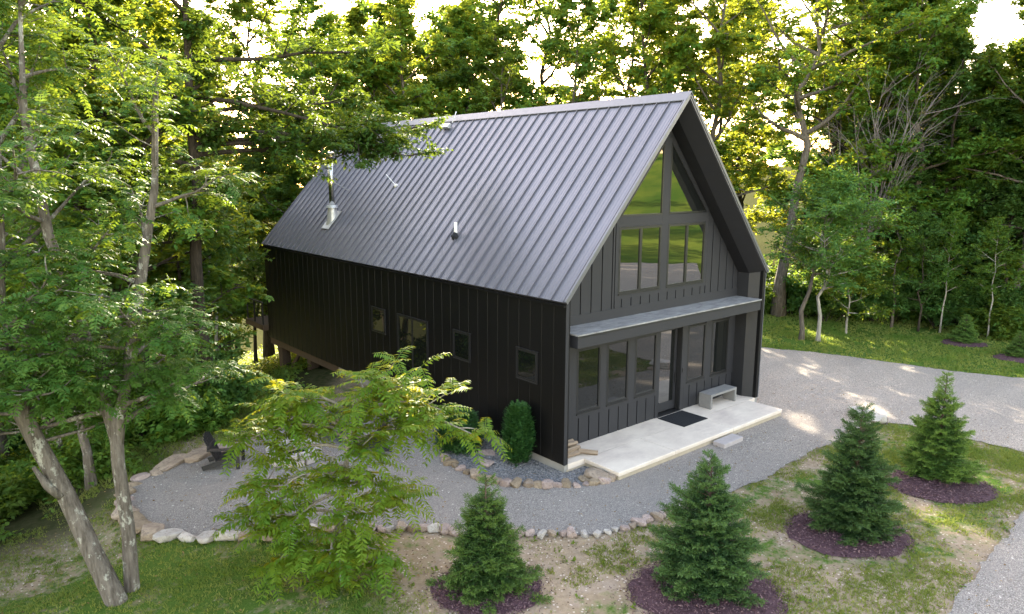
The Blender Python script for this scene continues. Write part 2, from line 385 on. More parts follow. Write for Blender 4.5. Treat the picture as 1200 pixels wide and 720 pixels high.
def rag(poly, step=0.16, amp=0.05, seed=0, closed=True):
    rr = random.Random(seed); out = []
    n = len(poly)
    for i in range(n if closed else n - 1):
        a = Vector(poly[i]); b = Vector(poly[(i + 1) % n]); L = (b - a).length
        k = max(1, int(L / step))
        if L > 12: k = 1
        for j in range(k):
            p = a.lerp(b, j / k)
            o = mnoise.noise(Vector((p.x * 1.3, p.y * 1.3, seed))) * amp * 2 + rr.uniform(-amp, amp)
            o2 = mnoise.noise(Vector((p.x * 1.3, p.y * 1.3, seed + 9))) * amp * 2 + rr.uniform(-amp, amp)
            out.append((p.x + o, p.y + o2))
    return out
def resample(poly, step):
    out = []; rest = 0.0
    for a, b in zip(poly, poly[1:]):
        a = Vector(a); b = Vector(b); L = (b - a).length; t = rest
        while t < L:
            out.append(tuple(a.lerp(b, t / L))); t += step
        rest = t - L
    return out
def sheet(name, poly, z, mat):
    bm = bmesh.new()
    vs = [bm.verts.new((x, y, z)) for x, y in poly]
    f = bm.faces.new(vs)
    if f.normal.z < 0: f.normal_flip()
    bmesh.ops.triangulate(bm, faces=[f])
    me = bpy.data.meshes.new(name); bm.to_mesh(me); bm.free()
    me.materials.append(mat)
    return tag(link(name, me), kind='structure')
def inside(poly, X, Y):
    X = np.asarray(X); Y = np.asarray(Y); r = np.zeros(X.shape, bool)
    n = len(poly); j = n - 1
    for i in range(n):
        xi, yi = poly[i]; xj, yj = poly[j]
        c = ((yi > Y) != (yj > Y)) & (X < (xj - xi) * (Y - yi) / ((yj - yi) if yj != yi else 1e-9) + xi)
        r ^= c; j = i
    return r

GRAVEL_POLY = TERRACE[:1] + TERRACE[1:] + [(0.4, 5.6)] + INNER + [(0.80, -1.0), (0.9, 0.5), (9.3, 0.5), (9.3, 13.0)] + DRIVE_FAR[::-1][1:] + DRIVE_LOW[::-1]
FOOT_POLY = TERRACE + [(0.4, 12.0), (9.3, 12.0)] + DRIVE_FAR[::-1] + DRIVE_LOW[::-1]     # everything gravelled, with the house

def build_ground():
    def axis(lo, hi, d):
        a = np.arange(lo, hi + 1e-6, d); out = list(a)
        s = d; x = hi
        while x < 900: s *= 1.22; x += s; out.append(x)
        s = d; x = lo
        while x > -900: s *= 1.22; x -= s; out.insert(0, x)
        return np.array(out)
    xs = axis(-26, 46, 0.45); ys = axis(-30, 34, 0.45)
    X, Y = np.meshgrid(xs, ys, indexing='ij')
    Z = ground_z(X, Y)
    s = -0.5 * X + 0.866 * Y - 10.8
    s2 = 0.86 * X + 0.5 * Y - 24.3
    forest = np.maximum(smooth(-1.2, 0.6, s - 0.9 * np.sin(X * 0.8)), smooth(-0.4, 1.6, s2 + 0.7 * np.sin(Y * 0.9)) * smooth(-12, -7, Y))
    forest = np.maximum(forest, smooth(-12.4, -14.5, X) * smooth(0.5, 4.0, Y))
    w = 0.79 * X - 0.61 * Y
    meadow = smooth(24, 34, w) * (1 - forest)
    green = np.full(X.shape, 0.40)
    green += 0.34 * smooth(-5.6, -8.0, X) * smooth(4.5, 2.0, Y)                  # lawn left of the terrace
    green += 0.45 * smooth(15.5, 17.5, X)                                        # lawn beyond the drive
    green -= 0.34 * smooth(2.6, 0.6, np.hypot((X + 4.1) / 1.5, (Y + 2.9) / 0.9))   # worn bare soil round the front spruce
    green += 0.16 * smooth(1.5, 4.5, X) * smooth(-3.3, -4.4, Y) * smooth(13, 10, X)
    green -= 0.25 * smooth(-7.4, -8.8, Y) * smooth(-4, 0, X)
    nx, ny = X.shape
    V = np.stack([X, Y, Z], -1).reshape(-1, 3)
    i = np.arange(nx * ny).reshape(nx, ny)
    F = np.stack([i[:-1, :-1], i[1:, :-1], i[1:, 1:], i[:-1, 1:]], -1).reshape(-1, 4)
    me = np_mesh('ground', V, F, M['ground'], smooth=True)
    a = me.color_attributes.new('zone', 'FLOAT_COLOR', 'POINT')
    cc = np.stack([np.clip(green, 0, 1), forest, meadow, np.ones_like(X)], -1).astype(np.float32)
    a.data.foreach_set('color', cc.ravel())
    tag(link('ground', me), kind='structure')
build_ground()

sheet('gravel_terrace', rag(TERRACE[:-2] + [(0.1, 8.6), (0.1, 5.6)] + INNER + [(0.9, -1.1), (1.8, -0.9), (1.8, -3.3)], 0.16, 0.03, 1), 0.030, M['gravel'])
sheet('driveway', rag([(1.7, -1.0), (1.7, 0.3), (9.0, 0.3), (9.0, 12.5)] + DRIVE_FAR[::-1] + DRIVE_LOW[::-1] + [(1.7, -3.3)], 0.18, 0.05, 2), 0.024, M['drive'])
sheet('stone_bed', rag([(0.1, 6.5)] + INNER + [(1.1, -0.9), (1.1, 0.2), (0.1, 0.2)], 0.3, 0.01, 3), 0.036, M['bed_gravel'])

# ------------------------------------------------------------------ house
W, L, ZB, HE, HR = 9.14, 19.45, 0.25, 4.6, 9.82
FY = 0.84                     # recessed front wall
PAN = L / 43.0
def roof_z(x): return HE + (HR - HE) * (1 - abs(x - W / 2) / (W / 2))
house = empty('house', (0, 0, 0), 0, 'tall black barn-style house with steep metal roof and glazed gable front', 'house')
SL = Vector((W / 2, 0, HR - HE)); SLN = SL.normalized(); NRM = Vector((-SLN.z, 0, SLN.x))   # left slope: up-slope direction, outward normal

def build_house():
    # foundation
    m = MB()
    m.box(0.03, 0.012, -2.2, W - 0.03, 12.6, ZB - 0.004)
    m.build('foundation', M['foundation'], house)
    # side and back walls with vertical seams
    for side in (0, 1):
        m = MB()
        x0, x1 = (0.0, 0.14) if side == 0 else (W - 0.14, W)
        m.box(x0, 0.0, ZB, x1, L, HE - 0.03)
        for k in range(1, 43):
            y = k * PAN
            if side == 0: m.prism([(-0.012, y - 0.010, ZB), (0.002, y - 0.018, ZB), (0.002, y + 0.018, ZB), (-0.012, y + 0.010, ZB)], (0, 0, HE - 0.05 - ZB))
            else: m.prism([(W + 0.022, y - 0.016, ZB), (W - 0.002, y - 0.03, ZB), (W - 0.002, y + 0.03, ZB), (W + 0.022, y + 0.016, ZB)], (0, 0, HE - 0.05 - ZB))
        m.build('side_wall', M['siding'], house)
    m = MB()
    m.prism([(0.142, L - 0.14, ZB), (W - 0.142, L - 0.14, ZB), (W - 0.142, L - 0.14, HE - 0.05), (W / 2, L - 0.14, HR - 0.22), (0.142, L - 0.14, HE - 0.05)], (0, 0.135, 0))
    m.build('back_wall', M['siding'], house)
    m = MB()      # floor framing under the overhanging rear
    m.box(0.05, 12.65, ZB - 0.30, W - 0.05, L - 0.02, ZB - 0.003)
    m.build('floor_frame', M['timber'], house)
    for (x, y) in ((0.35, 18.6), (0.35, 15.6), (W - 0.5, 18.6), (W - 0.5, 15.6)):
        m = MB(); m.box(x - 0.19, y - 0.19, gz(x, y) - 0.3, x + 0.19, y + 0.19, ZB - 0.302)
        p = m.build('support_post', M['timber'], house)
        if y > 17:
            m = MB(); m.bar((x, y - 0.1, -1.75 + 0.25), (x, y - 1.75, ZB - 0.31), 0.09, 0.16); m.build('brace', M['timber'], p)
    # rear deck
    m = MB()
    m.box(-0.25, L + 0.01, 0.55, W, L + 2.2, 0.80)
    dk = m.build('rear_deck', M['timber'], house)
    m = MB()
    for yy in (L + 0.2, L + 1.2, L + 2.1): m.box(-0.2, yy - 0.03, 0.802, -0.14, yy + 0.03, 1.8)
    m.box(-0.21, L + 0.1, 1.802, -0.13, L + 2.18, 1.86)
    for zz in (1.05, 1.25, 1.45, 1.62): m.box(-0.18, L + 0.24, zz, -0.165, L + 2.06, zz + 0.015)
    m.build('railing', M['black'], dk)
    # roof slopes with standing seams
    th = 0.07
    for side in (0, 1):
        mir = (lambda p: p) if side == 0 else (lambda p: Vector((W - p.x, p.y, p.z)))
        m = MB()
        a = Vector((-0.06, 0, HE - 0.06 * SLN.z / SLN.x)); b = Vector((W / 2, 0, HR)); y0, y1 = -0.05, L + 0.06
        def P(base, y, h): 
            q = Vector((base.x, y, base.z)) + NRM * h
            return mir(q)
        # slab
        lo = [P(a, y0, -th), P(b - SLN * 0.07, y0, -th), P(b, y0, 0), P(a, y0, 0)]
        hi = [P(a, y1, -th), P(b - SLN * 0.07, y1, -th), P(b, y1, 0), P(a, y1, 0)]
        n = len(m.v); m.v += [tuple(q) for q in lo + hi]
        for q in ((0, 1, 2, 3), (7, 6, 5, 4), (0, 4, 5, 1), (1, 5, 6, 2), (2, 6, 7, 3), (3, 7, 4, 0)):
            m.f.append(tuple(n + i for i in q)); m.m.append(0)
        def rib(y, w0, w1, h):
            pr = [(y - w0, -0.001), (y - w1, h), (y + w1, h), (y + w0, -0.001)]
            n = len(m.v)
            for base in (a, b - SLN * 0.05):
                for yy, hh in pr: m.v.append(tuple(P(base, yy, hh)))
            for q in ((0, 1, 5, 4), (1, 2, 6, 5), (2, 3, 7, 6), (3, 2, 1, 0), (4, 5, 6, 7)):
                m.f.append(tuple(n + i for i in q)); m.m.append(0)
        for k in range(0, 44):
            y = 0.04 + k * (L - 0.04) / 43.0
            rib(y, 0.010, 0.007, 0.044)
            if k < 43:
                for t in (0.26, 0.5, 0.74): rib(y + t * PAN, 0.014, 0.006, 0.006)
        rf = m.build('roof_slope', M['roof'], house)
        if side == 0: roof_l = rf
        # pale rake trim along the front edge
        m = MB()
        for (h0, h1, ya, yb) in ((-0.025, 0.055, y0 - 0.02, y0 - 0.003), (0.048, 0.056, y0 - 0.003, y0 + 0.045)):
            n = len(m.v)
            for base in (a, b - SLN * 0.02):
                for yy, hh in ((ya, h0), (yb, h0), (yb, h1), (ya, h1)): m.v.append(tuple(P(base, yy, hh)))
            for q in ((0, 1, 5, 4), (1, 2, 6, 5), (2, 3, 7, 6), (3, 0, 4, 7), (3, 2, 1, 0), (4, 5, 6, 7)):
                m.f.append(tuple(n + i for i in q)); m.m.append(0)
        m.build('rake_trim', M['trim'], rf)
        m = MB()      # eave trim
        q0 = P(a - SLN * 0.012, y0, -th); 
        if side == 0: m.box(-0.085, 0.0, HE - 0.20, -0.004, L, HE - 0.145)
        else: m.box(W + 0.004, 0.0, HE - 0.20, W + 0.085, L, HE - 0.145)
        m.build('eave_trim', M['siding'], rf)
    # ridge cap
    m = MB()
    prof = [(-0.20, -0.20 * SLN.z / SLN.x + 0.075), (0, 0.085), (0.20, -0.20 * SLN.z / SLN.x + 0.075), (0.20, -0.20 * SLN.z / SLN.x + 0.055), (0, 0.06), (-0.20, -0.20 * SLN.z / SLN.x + 0.055)]
    m.prism([(W / 2 + x, -0.09, HR + z) for x, z in prof], (0, L + 0.17, 0))
    m.build('ridge_cap', M['trim'], roof_l)
    # recess lining: splay, then square to the facade, following wall - slope - slope - wall
    def ring(inset, y):
        """inner outline of the recess opening at an inset from the outside"""
        d = inset
        ze = HE - d * (1 / SLN.x - SLN.z / SLN.x) - 0.02
        zr = HR - d / SLN.x - 0.02
        return [Vector((d, y, ZB)), Vector((d, y, ze)), Vector((W / 2, y, zr)), Vector((W - d, y, ze)), Vector((W - d, y, ZB))]
    r0 = ring(0.075, -0.012); r1 = ring(0.30, 0.42); r2 = ring(0.30, FY + 0.06)
    names = ['side_fin', 'soffit', 'soffit', 'side_fin']; mats = ['fin', 'soffit', 'soffit', 'fin']
    for i in range(4):
        m = MB()
        for A, B in ((r0, r1), (r1, r2)): m.poly([A[i], A[i + 1], B[i + 1], B[i]])
        m.build(names[i], M[mats[i]], house)
    # corner trim of the side walls
    for xx, ww in ((-0.016, 0.10), (W - 0.012, 0.028)):
        m = MB(); m.box(xx, -0.018, ZB - 0.0, xx + ww, -0.001, HE - 0.10); m.build('corner_trim', M['trim'] if xx > 1 else M['board'], house)
    return roof_l
roof_left = build_house()

# ---- front wall: boards with grooves, openings with frames and panes
UWIN = [(2.855, 4.355, 4.665, 6.18), (5.015, 4.355, 6.84, 6.18)]
LWIN = [(1.28, 1.16, 2.18, 2.95), (2.49, 1.16, 3.38, 2.95), (3.71, 1.16, 4.65, 2.95), (6.25, 1.14, 7.16, 2.93), (7.54, 1.13, 8.46, 2.93)]
DOOR = (4.86, 0.27, 5.95, 3.0)
def build_facade():
    m = MB()     # backing wall (with the door opening left out)
    ze = roof_z(0.3) - 0.35
    def bx(x0, z0, x1, z1): m.box(x0, FY + 0.03, z0, x1, FY + 0.14, z1)
    bx(0.3, ZB, DOOR[0], 3.0); bx(DOOR[2], ZB, W - 0.3, 3.0)
    m.prism([(0.3, FY + 0.03, 3.0), (W - 0.3, FY + 0.03, 3.0), (W - 0.3, FY + 0.03, roof_z(0.3) - 0.38), (W / 2, FY + 0.03, HR - 0.5), (0.3, FY + 0.03, roof_z(0.3) - 0.38)], (0, 0.11, 0))
    wall = m.build('front_wall', M['batten_gap'], house)
    # boards
    gap = 0.044; pitch = 0.415
    def topz(x): return HE + (min(x, W - x) - 0.30) * SLN.z / SLN.x - 0.02
    def board(x0, x1, z0, z1s=None, z1=None):
        xa, xb = x0 + gap / 2, x1 - gap / 2
        if xb - xa < 0.03: return
        if z1 is not None: za = zb = z1
        else: za, zb = topz(xa), topz(xb)
        if max(za, zb) - z0 < 0.02: return
        m.prism([(xa, FY, z0), (xb, FY, z0), (xb, FY, max(z0 + 0.001, zb)), (xa, FY, max(z0 + 0.001, za))], (0, 0.029, 0))
    # below the lower windows
    def run(xa, xb, z0, z1=None, off=0.0):
        nonlocal m
        m = MB()
        x = xa; first = True
        edges = [xa]; t = math.ceil((xa - off) / pitch) * pitch + off
        while t < xb - 0.05:
            if t > xa + 0.05: edges.append(t)
            t += pitch
        edges.append(xb)
        for e0, e1 in zip(edges, edges[1:]):
            if z1 is None and e0 < W / 2 < e1:
                board(e0, W / 2 + gap / 2, z0); board(W / 2 - gap / 2, e1, z0)
            else: board(e0, e1, z0, z1=z1)
        m.build('wall_boards', M['board'], wall)
    run(0.3, DOOR[0] - 0.16, ZB + 0.003, 1.0, 0.12); run(DOOR[2] + 0.16, W - 0.3, ZB + 0.003, 1.0, 0.2)
    run(0.3, 2.70, 3.93, None, 0.1); run(7.0, W - 0.3, 3.93, None, 0.25)
    run(2.70, 7.0, 3.93, 4.18, 0.1)
    # flat trim boards around the glazing (butted end to end, a little proud)
    m = MB(); ty0, ty1 = FY - 0.012, FY + 0.028
    def tb(x0, z0, x1, z1): m.box(x0, ty0, z0, x1, ty1, z1)
    tb(0.30, 1.0, DOOR[0] - 0.16, 1.14)
    tb(DOOR[2] + 0.16, 1.0, W - 0.3, 1.11)
    for a, b2 in ((0.30, 1.26), (2.20, 2.47), (3.40, 3.69)): tb(a, 1.14, b2, 2.97)
    for a, b2 in ((7.18, 7.52), (8.48, W - 0.3)): tb(a, 1.11, b2, 2.97)
    tb(DOOR[0] - 0.16, ZB + 0.003, DOOR[0], 2.97); tb(DOOR[2], ZB + 0.003, DOOR[2] + 0.16, 2.97)
    tb(4.67, 1.14, DOOR[0] - 0.16, 2.97) if DOOR[0] - 0.16 > 4.68 else None
    tb(DOOR[2] + 0.16, 1.11, 6.23, 2.97)
    tb(0.30, 2.97, W - 0.3, 3.93)
    # upper
    tb(2.70, 4.18, 7.0, 4.335)
    tb(2.70, 4.335, 2.835, topz(2.75)); tb(6.865, 4.335, 7.0, topz(6.95))
    tb(4.69, 4.335, 4.99, HR - 0.75)
    tb(2.835, 6.205, 4.688, 6.50); tb(4.992, 6.205, 6.863, 6.50)
    m.build('trim_boards', M['board'], wall)
    # glazing helper
    def rect_window(name, x0, z0, x1, z1, div=0):
        w = MB(); t = 0.045
        ya, yb = FY - 0.016, FY + 0.026
        w.box(x0 - 0.02, ya, z0 - 0.02, x0 + t, yb, z1 + 0.02); w.box(x1 - t, ya, z0 - 0.02, x1 + 0.02, yb, z1 + 0.02)
        w.box(x0 + t, ya, z0 - 0.02, x1 - t, yb, z0 + t); w.box(x0 + t, ya, z1 - t, x1 - t, yb, z1 + 0.02)
        xs = [x0 + t, x1 - t]
        if div:
            xm = (x0 + x1) / 2; w.box(xm - 0.05, ya, z0 + t, xm + 0.05, yb, z1 - t)
        o = w.build(name, M['frame'], house)
        segs = [(x0 + t, x1 - t)] if not div else [(x0 + t, (x0 + x1) / 2 - 0.05), ((x0 + x1) / 2 + 0.05, x1 - t)]
        for a, c in segs:
            g = MB(); g.box(a, FY + 0.010, z0 + t, c, FY + 0.020, z1 - t); g.build('pane', M['glass' if div else 'glass3'], o)
        e = MB(); e.box(x0 - 0.02, ya - 0.022, z0 - 0.055, x1 + 0.02, ya + 0.03, z0 - 0.022); e.build('sill', M['frame_edge'], o)
        return o
    for q in UWIN: rect_window('window', *q, div=1)
    for q in LWIN: rect_window('window', *q)
    # gable triangles
    for s in (0, 1):
        if s == 0: A, B, Cc = (4.64, 6.55), (2.94, 6.55), (4.64, 8.48)
        else: A, B, Cc = (5.04, 6.56), (6.82, 6.56), (5.04, 8.50)
        ctr = ((A[0] + B[0] + Cc[0]) / 3, (A[1] + B[1] + Cc[1]) / 3)
        k = 1.075
        inn = [A, B, Cc]
        w = MB()
        outp = [(ctr[0] + (p[0] - ctr[0]) * k, ctr[1] + (p[1] - ctr[1]) * k) for p in (A, B, Cc)]
        for i in range(3):
            j = (i + 1) % 3
            w.prism([(outp[i][0], FY - 0.016, outp[i][1]), (outp[j][0], FY - 0.016, outp[j][1]), (inn[j][0], FY - 0.016, inn[j][1]), (inn[i][0], FY - 0.016, inn[i][1])], (0, 0.042, 0))
        o = w.build('gable_window', M['frame'], house)
        g = MB(); g.prism([(p[0], FY + 0.010, p[1]) for p in inn], (0, 0.010, 0)); g.build('pane', M['glass'], o)
        # sloping trim strip beside the triangle
        w = MB(); x_out = 0.0
        P0, P1 = Vector((B[0], 0, B[1])), Vector((Cc[0], 0, Cc[1]))
        d = (P1 - P0).normalized(); nn = Vector((-d.z, 0, d.x)) if s == 0 else Vector((d.z, 0, -d.x))
        P1 = P1 + d * (0.30 if s == 0 else 0.30)
        q = [P0 - d * 0.1, P1, P1 + nn * 0.42, P0 - d * 0.1 + nn * 0.42]
        w.prism([(p.x, FY - 0.008, p.z) for p in q], (0, 0.034, 0)); w.build('rake_board', M['board'], o)
    # door in its deep reveal
    x0, z0, x1, z1 = DOOR; dy = FY + 0.19
    w = MB()
    w.box(x0 - 0.05, FY + 0.029, z0 - 0.0, x0 - 0.001, dy + 0.06, z1 - 0.001); w.box(x1 + 0.001, FY + 0.029, z0, x1 + 0.05, dy + 0.06, z1 - 0.001)
    w.box(x0 - 0.05, FY + 0.029, z1, x1 + 0.05, dy + 0.06, z1 + 0.05); w.box(x0 - 0.04, FY - 0.03, ZB - 0.05, x1 + 0.04, dy + 0.06, z0 - 0.001)
    w.box(x0 - 0.04, dy + 0.061, z0, x1 + 0.04, dy + 0.1, z1)
    w.build('door_reveal', M['frame'], house)
    w = MB(); st = 0.11
    w.box(x0 + 0.005, dy, z0 + 0.03, x0 + st, dy + 0.05, z1 - 0.01); w.box(x1 - st, dy, z0 + 0.03, x1 - 0.005, dy + 0.05, z1 - 0.01)
    w.box(x0 + st, dy, z0 + 0.03, x1 - st, dy + 0.05, z0 + 0.30); w.box(x0 + st, dy, z1 - 0.12, x1 - st, dy + 0.05, z1 - 0.01)
    d = w.build('front_door', M['board'], house)
    g = MB(); g.box(x0 + st, dy + 0.02, z0 + 0.30, x1 - st, dy + 0.03, z1 - 0.12); g.build('pane', M['glass'], d)
    g = MB(); g.box(x1 - 0.085, dy - 0.05, 1.15, x1 - 0.055, dy - 0.03, 1.5); g.box(x1 - 0.08, dy - 0.03, 1.2, x1 - 0.06, dy, 1.22); g.box(x1 - 0.08, dy - 0.03, 1.43, x1 - 0.06, dy, 1.45)
    g.build('handle', M['black'], d)
    g = MB(); g.box(x1 + 0.045, FY - 0.035, 1.5, x1 + 0.10, FY - 0.013, 1.64); g.build('keypad', M['black'], house)
    # canopy over the ground floor
    cx0, cx1, cy0 = 0.36, 8.86, -0.06
    c = MB(); c.box(cx0, cy0, 3.30, cx1, FY - 0.013, 3.62); cn = c.build('canopy', M['board'], house)
    c = MB(); c.box(cx0 - 0.02, cy0 - 0.03, 3.622, cx1 - 0.005, FY - 0.014, 3.66); c.build('canopy_roofing', M['canopy_top'], cn)
    c = MB(); c.box(cx0 - 0.012, cy0 - 0.014, 3.57, cx1 - 0.01, cy0 - 0.001, 3.618); c.build('drip_edge', M['frame'], cn)
build_facade()

# ---- side windows
def side_window(y0, z0, y1, z1, div=0):
    w = MB(); t = 0.05; xa, xb = -0.038, 0.004
    w.box(xa, y0, z0, xb, y0 + t, z1); w.box(xa, y1 - t, z0, xb, y1, z1)
    w.box(xa, y0 + t, z0, xb, y1 - t, z0 + t); w.box(xa, y0 + t, z1 - t, xb, y1 - t, z1)
    if div: ym = (y0 + y1) / 2; w.box(xa, ym - 0.045, z0 + t, xb, ym + 0.045, z1 - t)
    o = w.build('side_window', M['frame'], house)
    segs = [(y0 + t, y1 - t)] if not div else [(y0 + t, (y0 + y1) / 2 - 0.045), ((y0 + y1) / 2 + 0.045, y1 - t)]
    for a, b in segs:
        g = MB(); g.box(-0.028, a, z0 + t, -0.020, b, z1 - t); g.build('pane', M['glass2'], o)
    e = MB(); e.box(-0.055, y0 - 0.04, z1, 0.0, y1 + 0.04, z1 + 0.035); e.box(-0.050, y0 - 0.028, z0 - 0.03, 0.0, y0, z1); e.box(-0.050, y1, z0 - 0.03, 0.0, y1 + 0.028, z1)
    e.box(-0.05, y0, z0 - 0.03, 0.0, y1, z0 - 0.001)
    e.build('casing', M['frame_edge'], o)
side_window(8.85, 2.2, 9.72, 3.03)
side_window(6.22, 1.15, 7.98, 3.03, 1)
side_window(3.98, 2.2, 4.77, 3.03)
side_window(1.05, 2.22, 1.84, 3.04)

# ---- things fixed to the roof
def on_roof(x, y, h=0.0):
    return Vector((x, y, HE + x * SLN.z / SLN.x)) + NRM * h
def roof_fittings():
    b = on_roof(1.05, 14.65)
    m = MB(); m.tube([b + Vector((0, 0, 0.35)), b + Vector((0, 0, 2.55))], 0.11, 20); 
    f = m.build('flue_pipe', M['steel'], house, smooth=False)
    for p in f.data.polygons: p.use_smooth = len(p.vertices) == 4
    m = MB(); m.tube([b + Vector((0, 0, 2.45)), b + Vector((0, 0, 2.52)), b + Vector((0, 0, 2.66)), b + Vector((0, 0, 2.74))], [0.12, 0.19, 0.19, 0.08], 20); m.build('rain_cap', M['steel'], f)
    m = MB(); m.tube([b + Vector((0, 0, 1.74)), b + Vector((0, 0, 1.78))], 0.117, 20); m.build('joint_band', M['galv'], f)
    m = MB()
    m.tube([b + Vector((-0.02, 0, -0.35)), b + Vector((0, 0, 0.50))], [0.27, 0.165], 20)
    m.tube([b + Vector((0, 0, 0.50)), b + Vector((0, 0, 0.60))], [0.24, 0.20], 20)
    c = on_roof(1.03, 14.65, 0.055)
    m.obox(c, SLN * 0.46, Vector((0, 0.30, 0)), NRM * 0.012)
    m.build('flashing', M['galv'], f)
    m = MB(); m.bar(b + Vector((0.02, 0.1, 1.6)), on_roof(2.05, 15.0), 0.03, 0.03); m.build('flue_brace', M['galv'], f)
    b = on_roof(0.96, 5.99)
    m = MB(); m.tube([b - Vector((0, 0, 0.05)), b + Vector((0, 0, 0.46))], 0.055, 14); v = m.build('vent_pipe', M['white'], house)
    m = MB(); m.tube([b - NRM * 0.02, b + NRM * 0.06, b + Vector((0, 0, 0.13))], [0.15, 0.12, 0.065], 14); m.build('rubber_boot', M['rubber'], v)
    b = on_roof(2.28, 11.7)
    m = MB(); m.tube([b, b + Vector((-0.05, 0.62, 0.42))], 0.018, 8); m.tube([b - NRM * 0.01, b + NRM * 0.07], [0.10, 0.05], 10); m.build('antenna_rod', M['white'], house)
    b = on_roof(4.20, 10.97)
    m = MB(); m.obox(b + NRM * 0.12, SLN * 0.10, Vector((0, 0.26, 0)), NRM * 0.05); m.obox(b + NRM * 0.05 + Vector((0, 0.18, 0)), SLN * 0.04, Vector((0, 0.04, 0)), NRM * 0.06)
    m.obox(b + NRM * 0.05 - Vector((0, 0.18, 0)), SLN * 0.04, Vector((0, 0.04, 0)), NRM * 0.06)
    m.tube([b + Vector((0.1, -0.2, 0.2)), b + Vector((0.2, -0.25, 0.5)), b + Vector((0.25, -0.25, 0.62))], 0.02, 8)
    m.build('roof_bracket', M['galv'], house)
roof_fittings()

# ------------------------------------------------------------------ porch, bench, mat, logs
def porch():
    p = empty('porch_slab', (4.7, -0.2, 0), 0, 'pale concrete porch slab running along the black gable front', 'porch')
    ox, oy = 4.7, -0.2
    parts = [(0.75, 3.05), (3.06, 5.85), (5.86, 8.60)]
    for a, b in parts:
        m = MB(); m.box(a - ox, -1.22 - oy, 0.135, b - ox, 0.0 - oy, 0.25)
        o = m.build('slab', M['porch'], p, bevel=0.022)
    m = MB(); m.box(0.16 - ox, 0.001 - oy, 0.10, 8.98 - ox, FY + 0.028 - oy, 0.247); m.build('slab', M['porch'], p)
    m = MB(); m.box(0.78 - ox, -1.19 - oy, -0.1, 8.57 - ox, 0.0 - oy, 0.134); m.build('footing', M['porch_base'], p)
    m = MB(); m.box(0.10 - ox, 0.0 - oy, -0.1, 0.78 - ox, 0.02 - oy, 0.10); m.build('footing', M['porch_base'], p)
    m = MB(); m.box(-0.49, -0.19, 0, 0.49, 0.19, 0.15)
    o = m.build('step_block', M['step'], None, loc=(5.2, -1.47, 0.0), bevel=0.02); o.rotation_euler.z = 0.01
    tag(o, 'low concrete step block on the gravel against the porch slab', 'step')
    be = empty('bench', (7.48, 0.45, 0.25), 0, 'grey concrete bench on the porch beneath the right windows', 'bench')
    m = MB(); m.box(-0.72, -0.23, 0.40, 0.72, 0.23, 0.48); m.build('seat', M['bench'], be, bevel=0.008)
    for x in (-0.72, 0.63):
        m = MB(); m.box(x, -0.23, 0, x + 0.09, 0.23, 0.399); m.build('leg', M['bench'], be, bevel=0.008)
    m = MB(); m.box(-0.6, -0.49, 0, 0.6, 0.49, 0.018)
    o = m.build('doormat', M['rubber'], None, loc=(5.37, 0.26, 0.251), bevel=0.004); tag(o, 'dark doormat lying on the porch in front of the door', 'doormat')
    rr = random.Random(4)
    me = []
    for k in range(3):
        m = MB(); n = 5; 
        prof = [(0.075 * math.cos(a) * rr.uniform(0.75, 1.2), 0.066 * math.sin(a) * rr.uniform(0.75, 1.2)) for a in [i * 2 * math.pi / n + rr.uniform(-.3, .3) for i in range(n)]]
        m.prism([(-0.26, a, b) for a, b in prof], (0.52, 0, 0)); me.append(m.mesh('log', M['log']))
    spots = [(0.62, 0.70, 0.065, 0.05), (0.66, 0.56, 0.065, -0.1), (0.60, 0.42, 0.065, 0.08), (0.64, 0.28, 0.065, -0.05),
             (0.65, 0.63, 0.185, 0.1), (0.61, 0.49, 0.185, -0.12), (0.66, 0.35, 0.185, 0.04), (0.63, 0.55, 0.30, 0.05), (0.60, 0.42, 0.30, -0.1)]
    for i, (x, y, z, a) in enumerate(spots):
        o = link('firewood_log', me[i % 3], None, (x, y, ZB + z)); o.rotation_euler = (rr.uniform(0, 6), 0, a)
        tag(o, 'split firewood log stacked in the pile at the porch corner', 'log', 'split logs in the firewood pile')
    o = link('firewood_log', me[1], None, (1.02, 0.12, ZB + 0.085)); o.rotation_euler = (0.4, 0.10, -0.75)
    tag(o, 'split log lying askew on the slab beside the firewood pile', 'log')
porch()

# ------------------------------------------------------------------ rocks
def rock_mesh(seed, flat=0.6, elong=1.3, mat='rock_tan'):
    rr = random.Random(seed); bm = bmesh.new()
    for i in range(22):
        v = Vector((rr.gauss(0, 1), rr.gauss(0, 1), rr.gauss(0, 1))).normalized()
        v = Vector((max(-0.78, min(0.78, v.x)), max(-0.78, min(0.78, v.y)), max(-0.62, min(0.62, v.z))))
        bm.verts.new((v.x * elong * 0.62, v.y * 0.62, v.z * flat * 0.8))
    r = bmesh.ops.convex_hull(bm, input=bm.verts)
    bmesh.ops.delete(bm, geom=[e for e in r['geom_interior'] if isinstance(e, bmesh.types.BMVert)], context='VERTS')
    loose = [v for v in bm.verts if not v.link_faces]
    bmesh.ops.delete(bm, geom=loose, context='VERTS')
    bmesh.ops.dissolve_limit(bm, angle_limit=0.18, verts=bm.verts, edges=bm.edges)
    bmesh.ops.bevel(bm, geom=list(bm.edges), offset=0.055, segments=2, affect='EDGES', profile=0.6)
    bmesh.ops.triangulate(bm, faces=bm.faces)
    bmesh.ops.recalc_face_normals(bm, faces=bm.faces)
    me = bpy.data.meshes.new('rock'); bm.to_mesh(me); bm.free(); me.materials.append(M[mat])
    return me
ROCKS = {k: [rock_mesh(i * 13 + j * 101 + 3, 0.6 + 0.12 * (i % 3), 1.15 + 0.15 * (i % 4), k) for i in range(5)] for j, k in enumerate(('rock_tan', 'rock_pink', 'rock_pale', 'rock_brown'))}
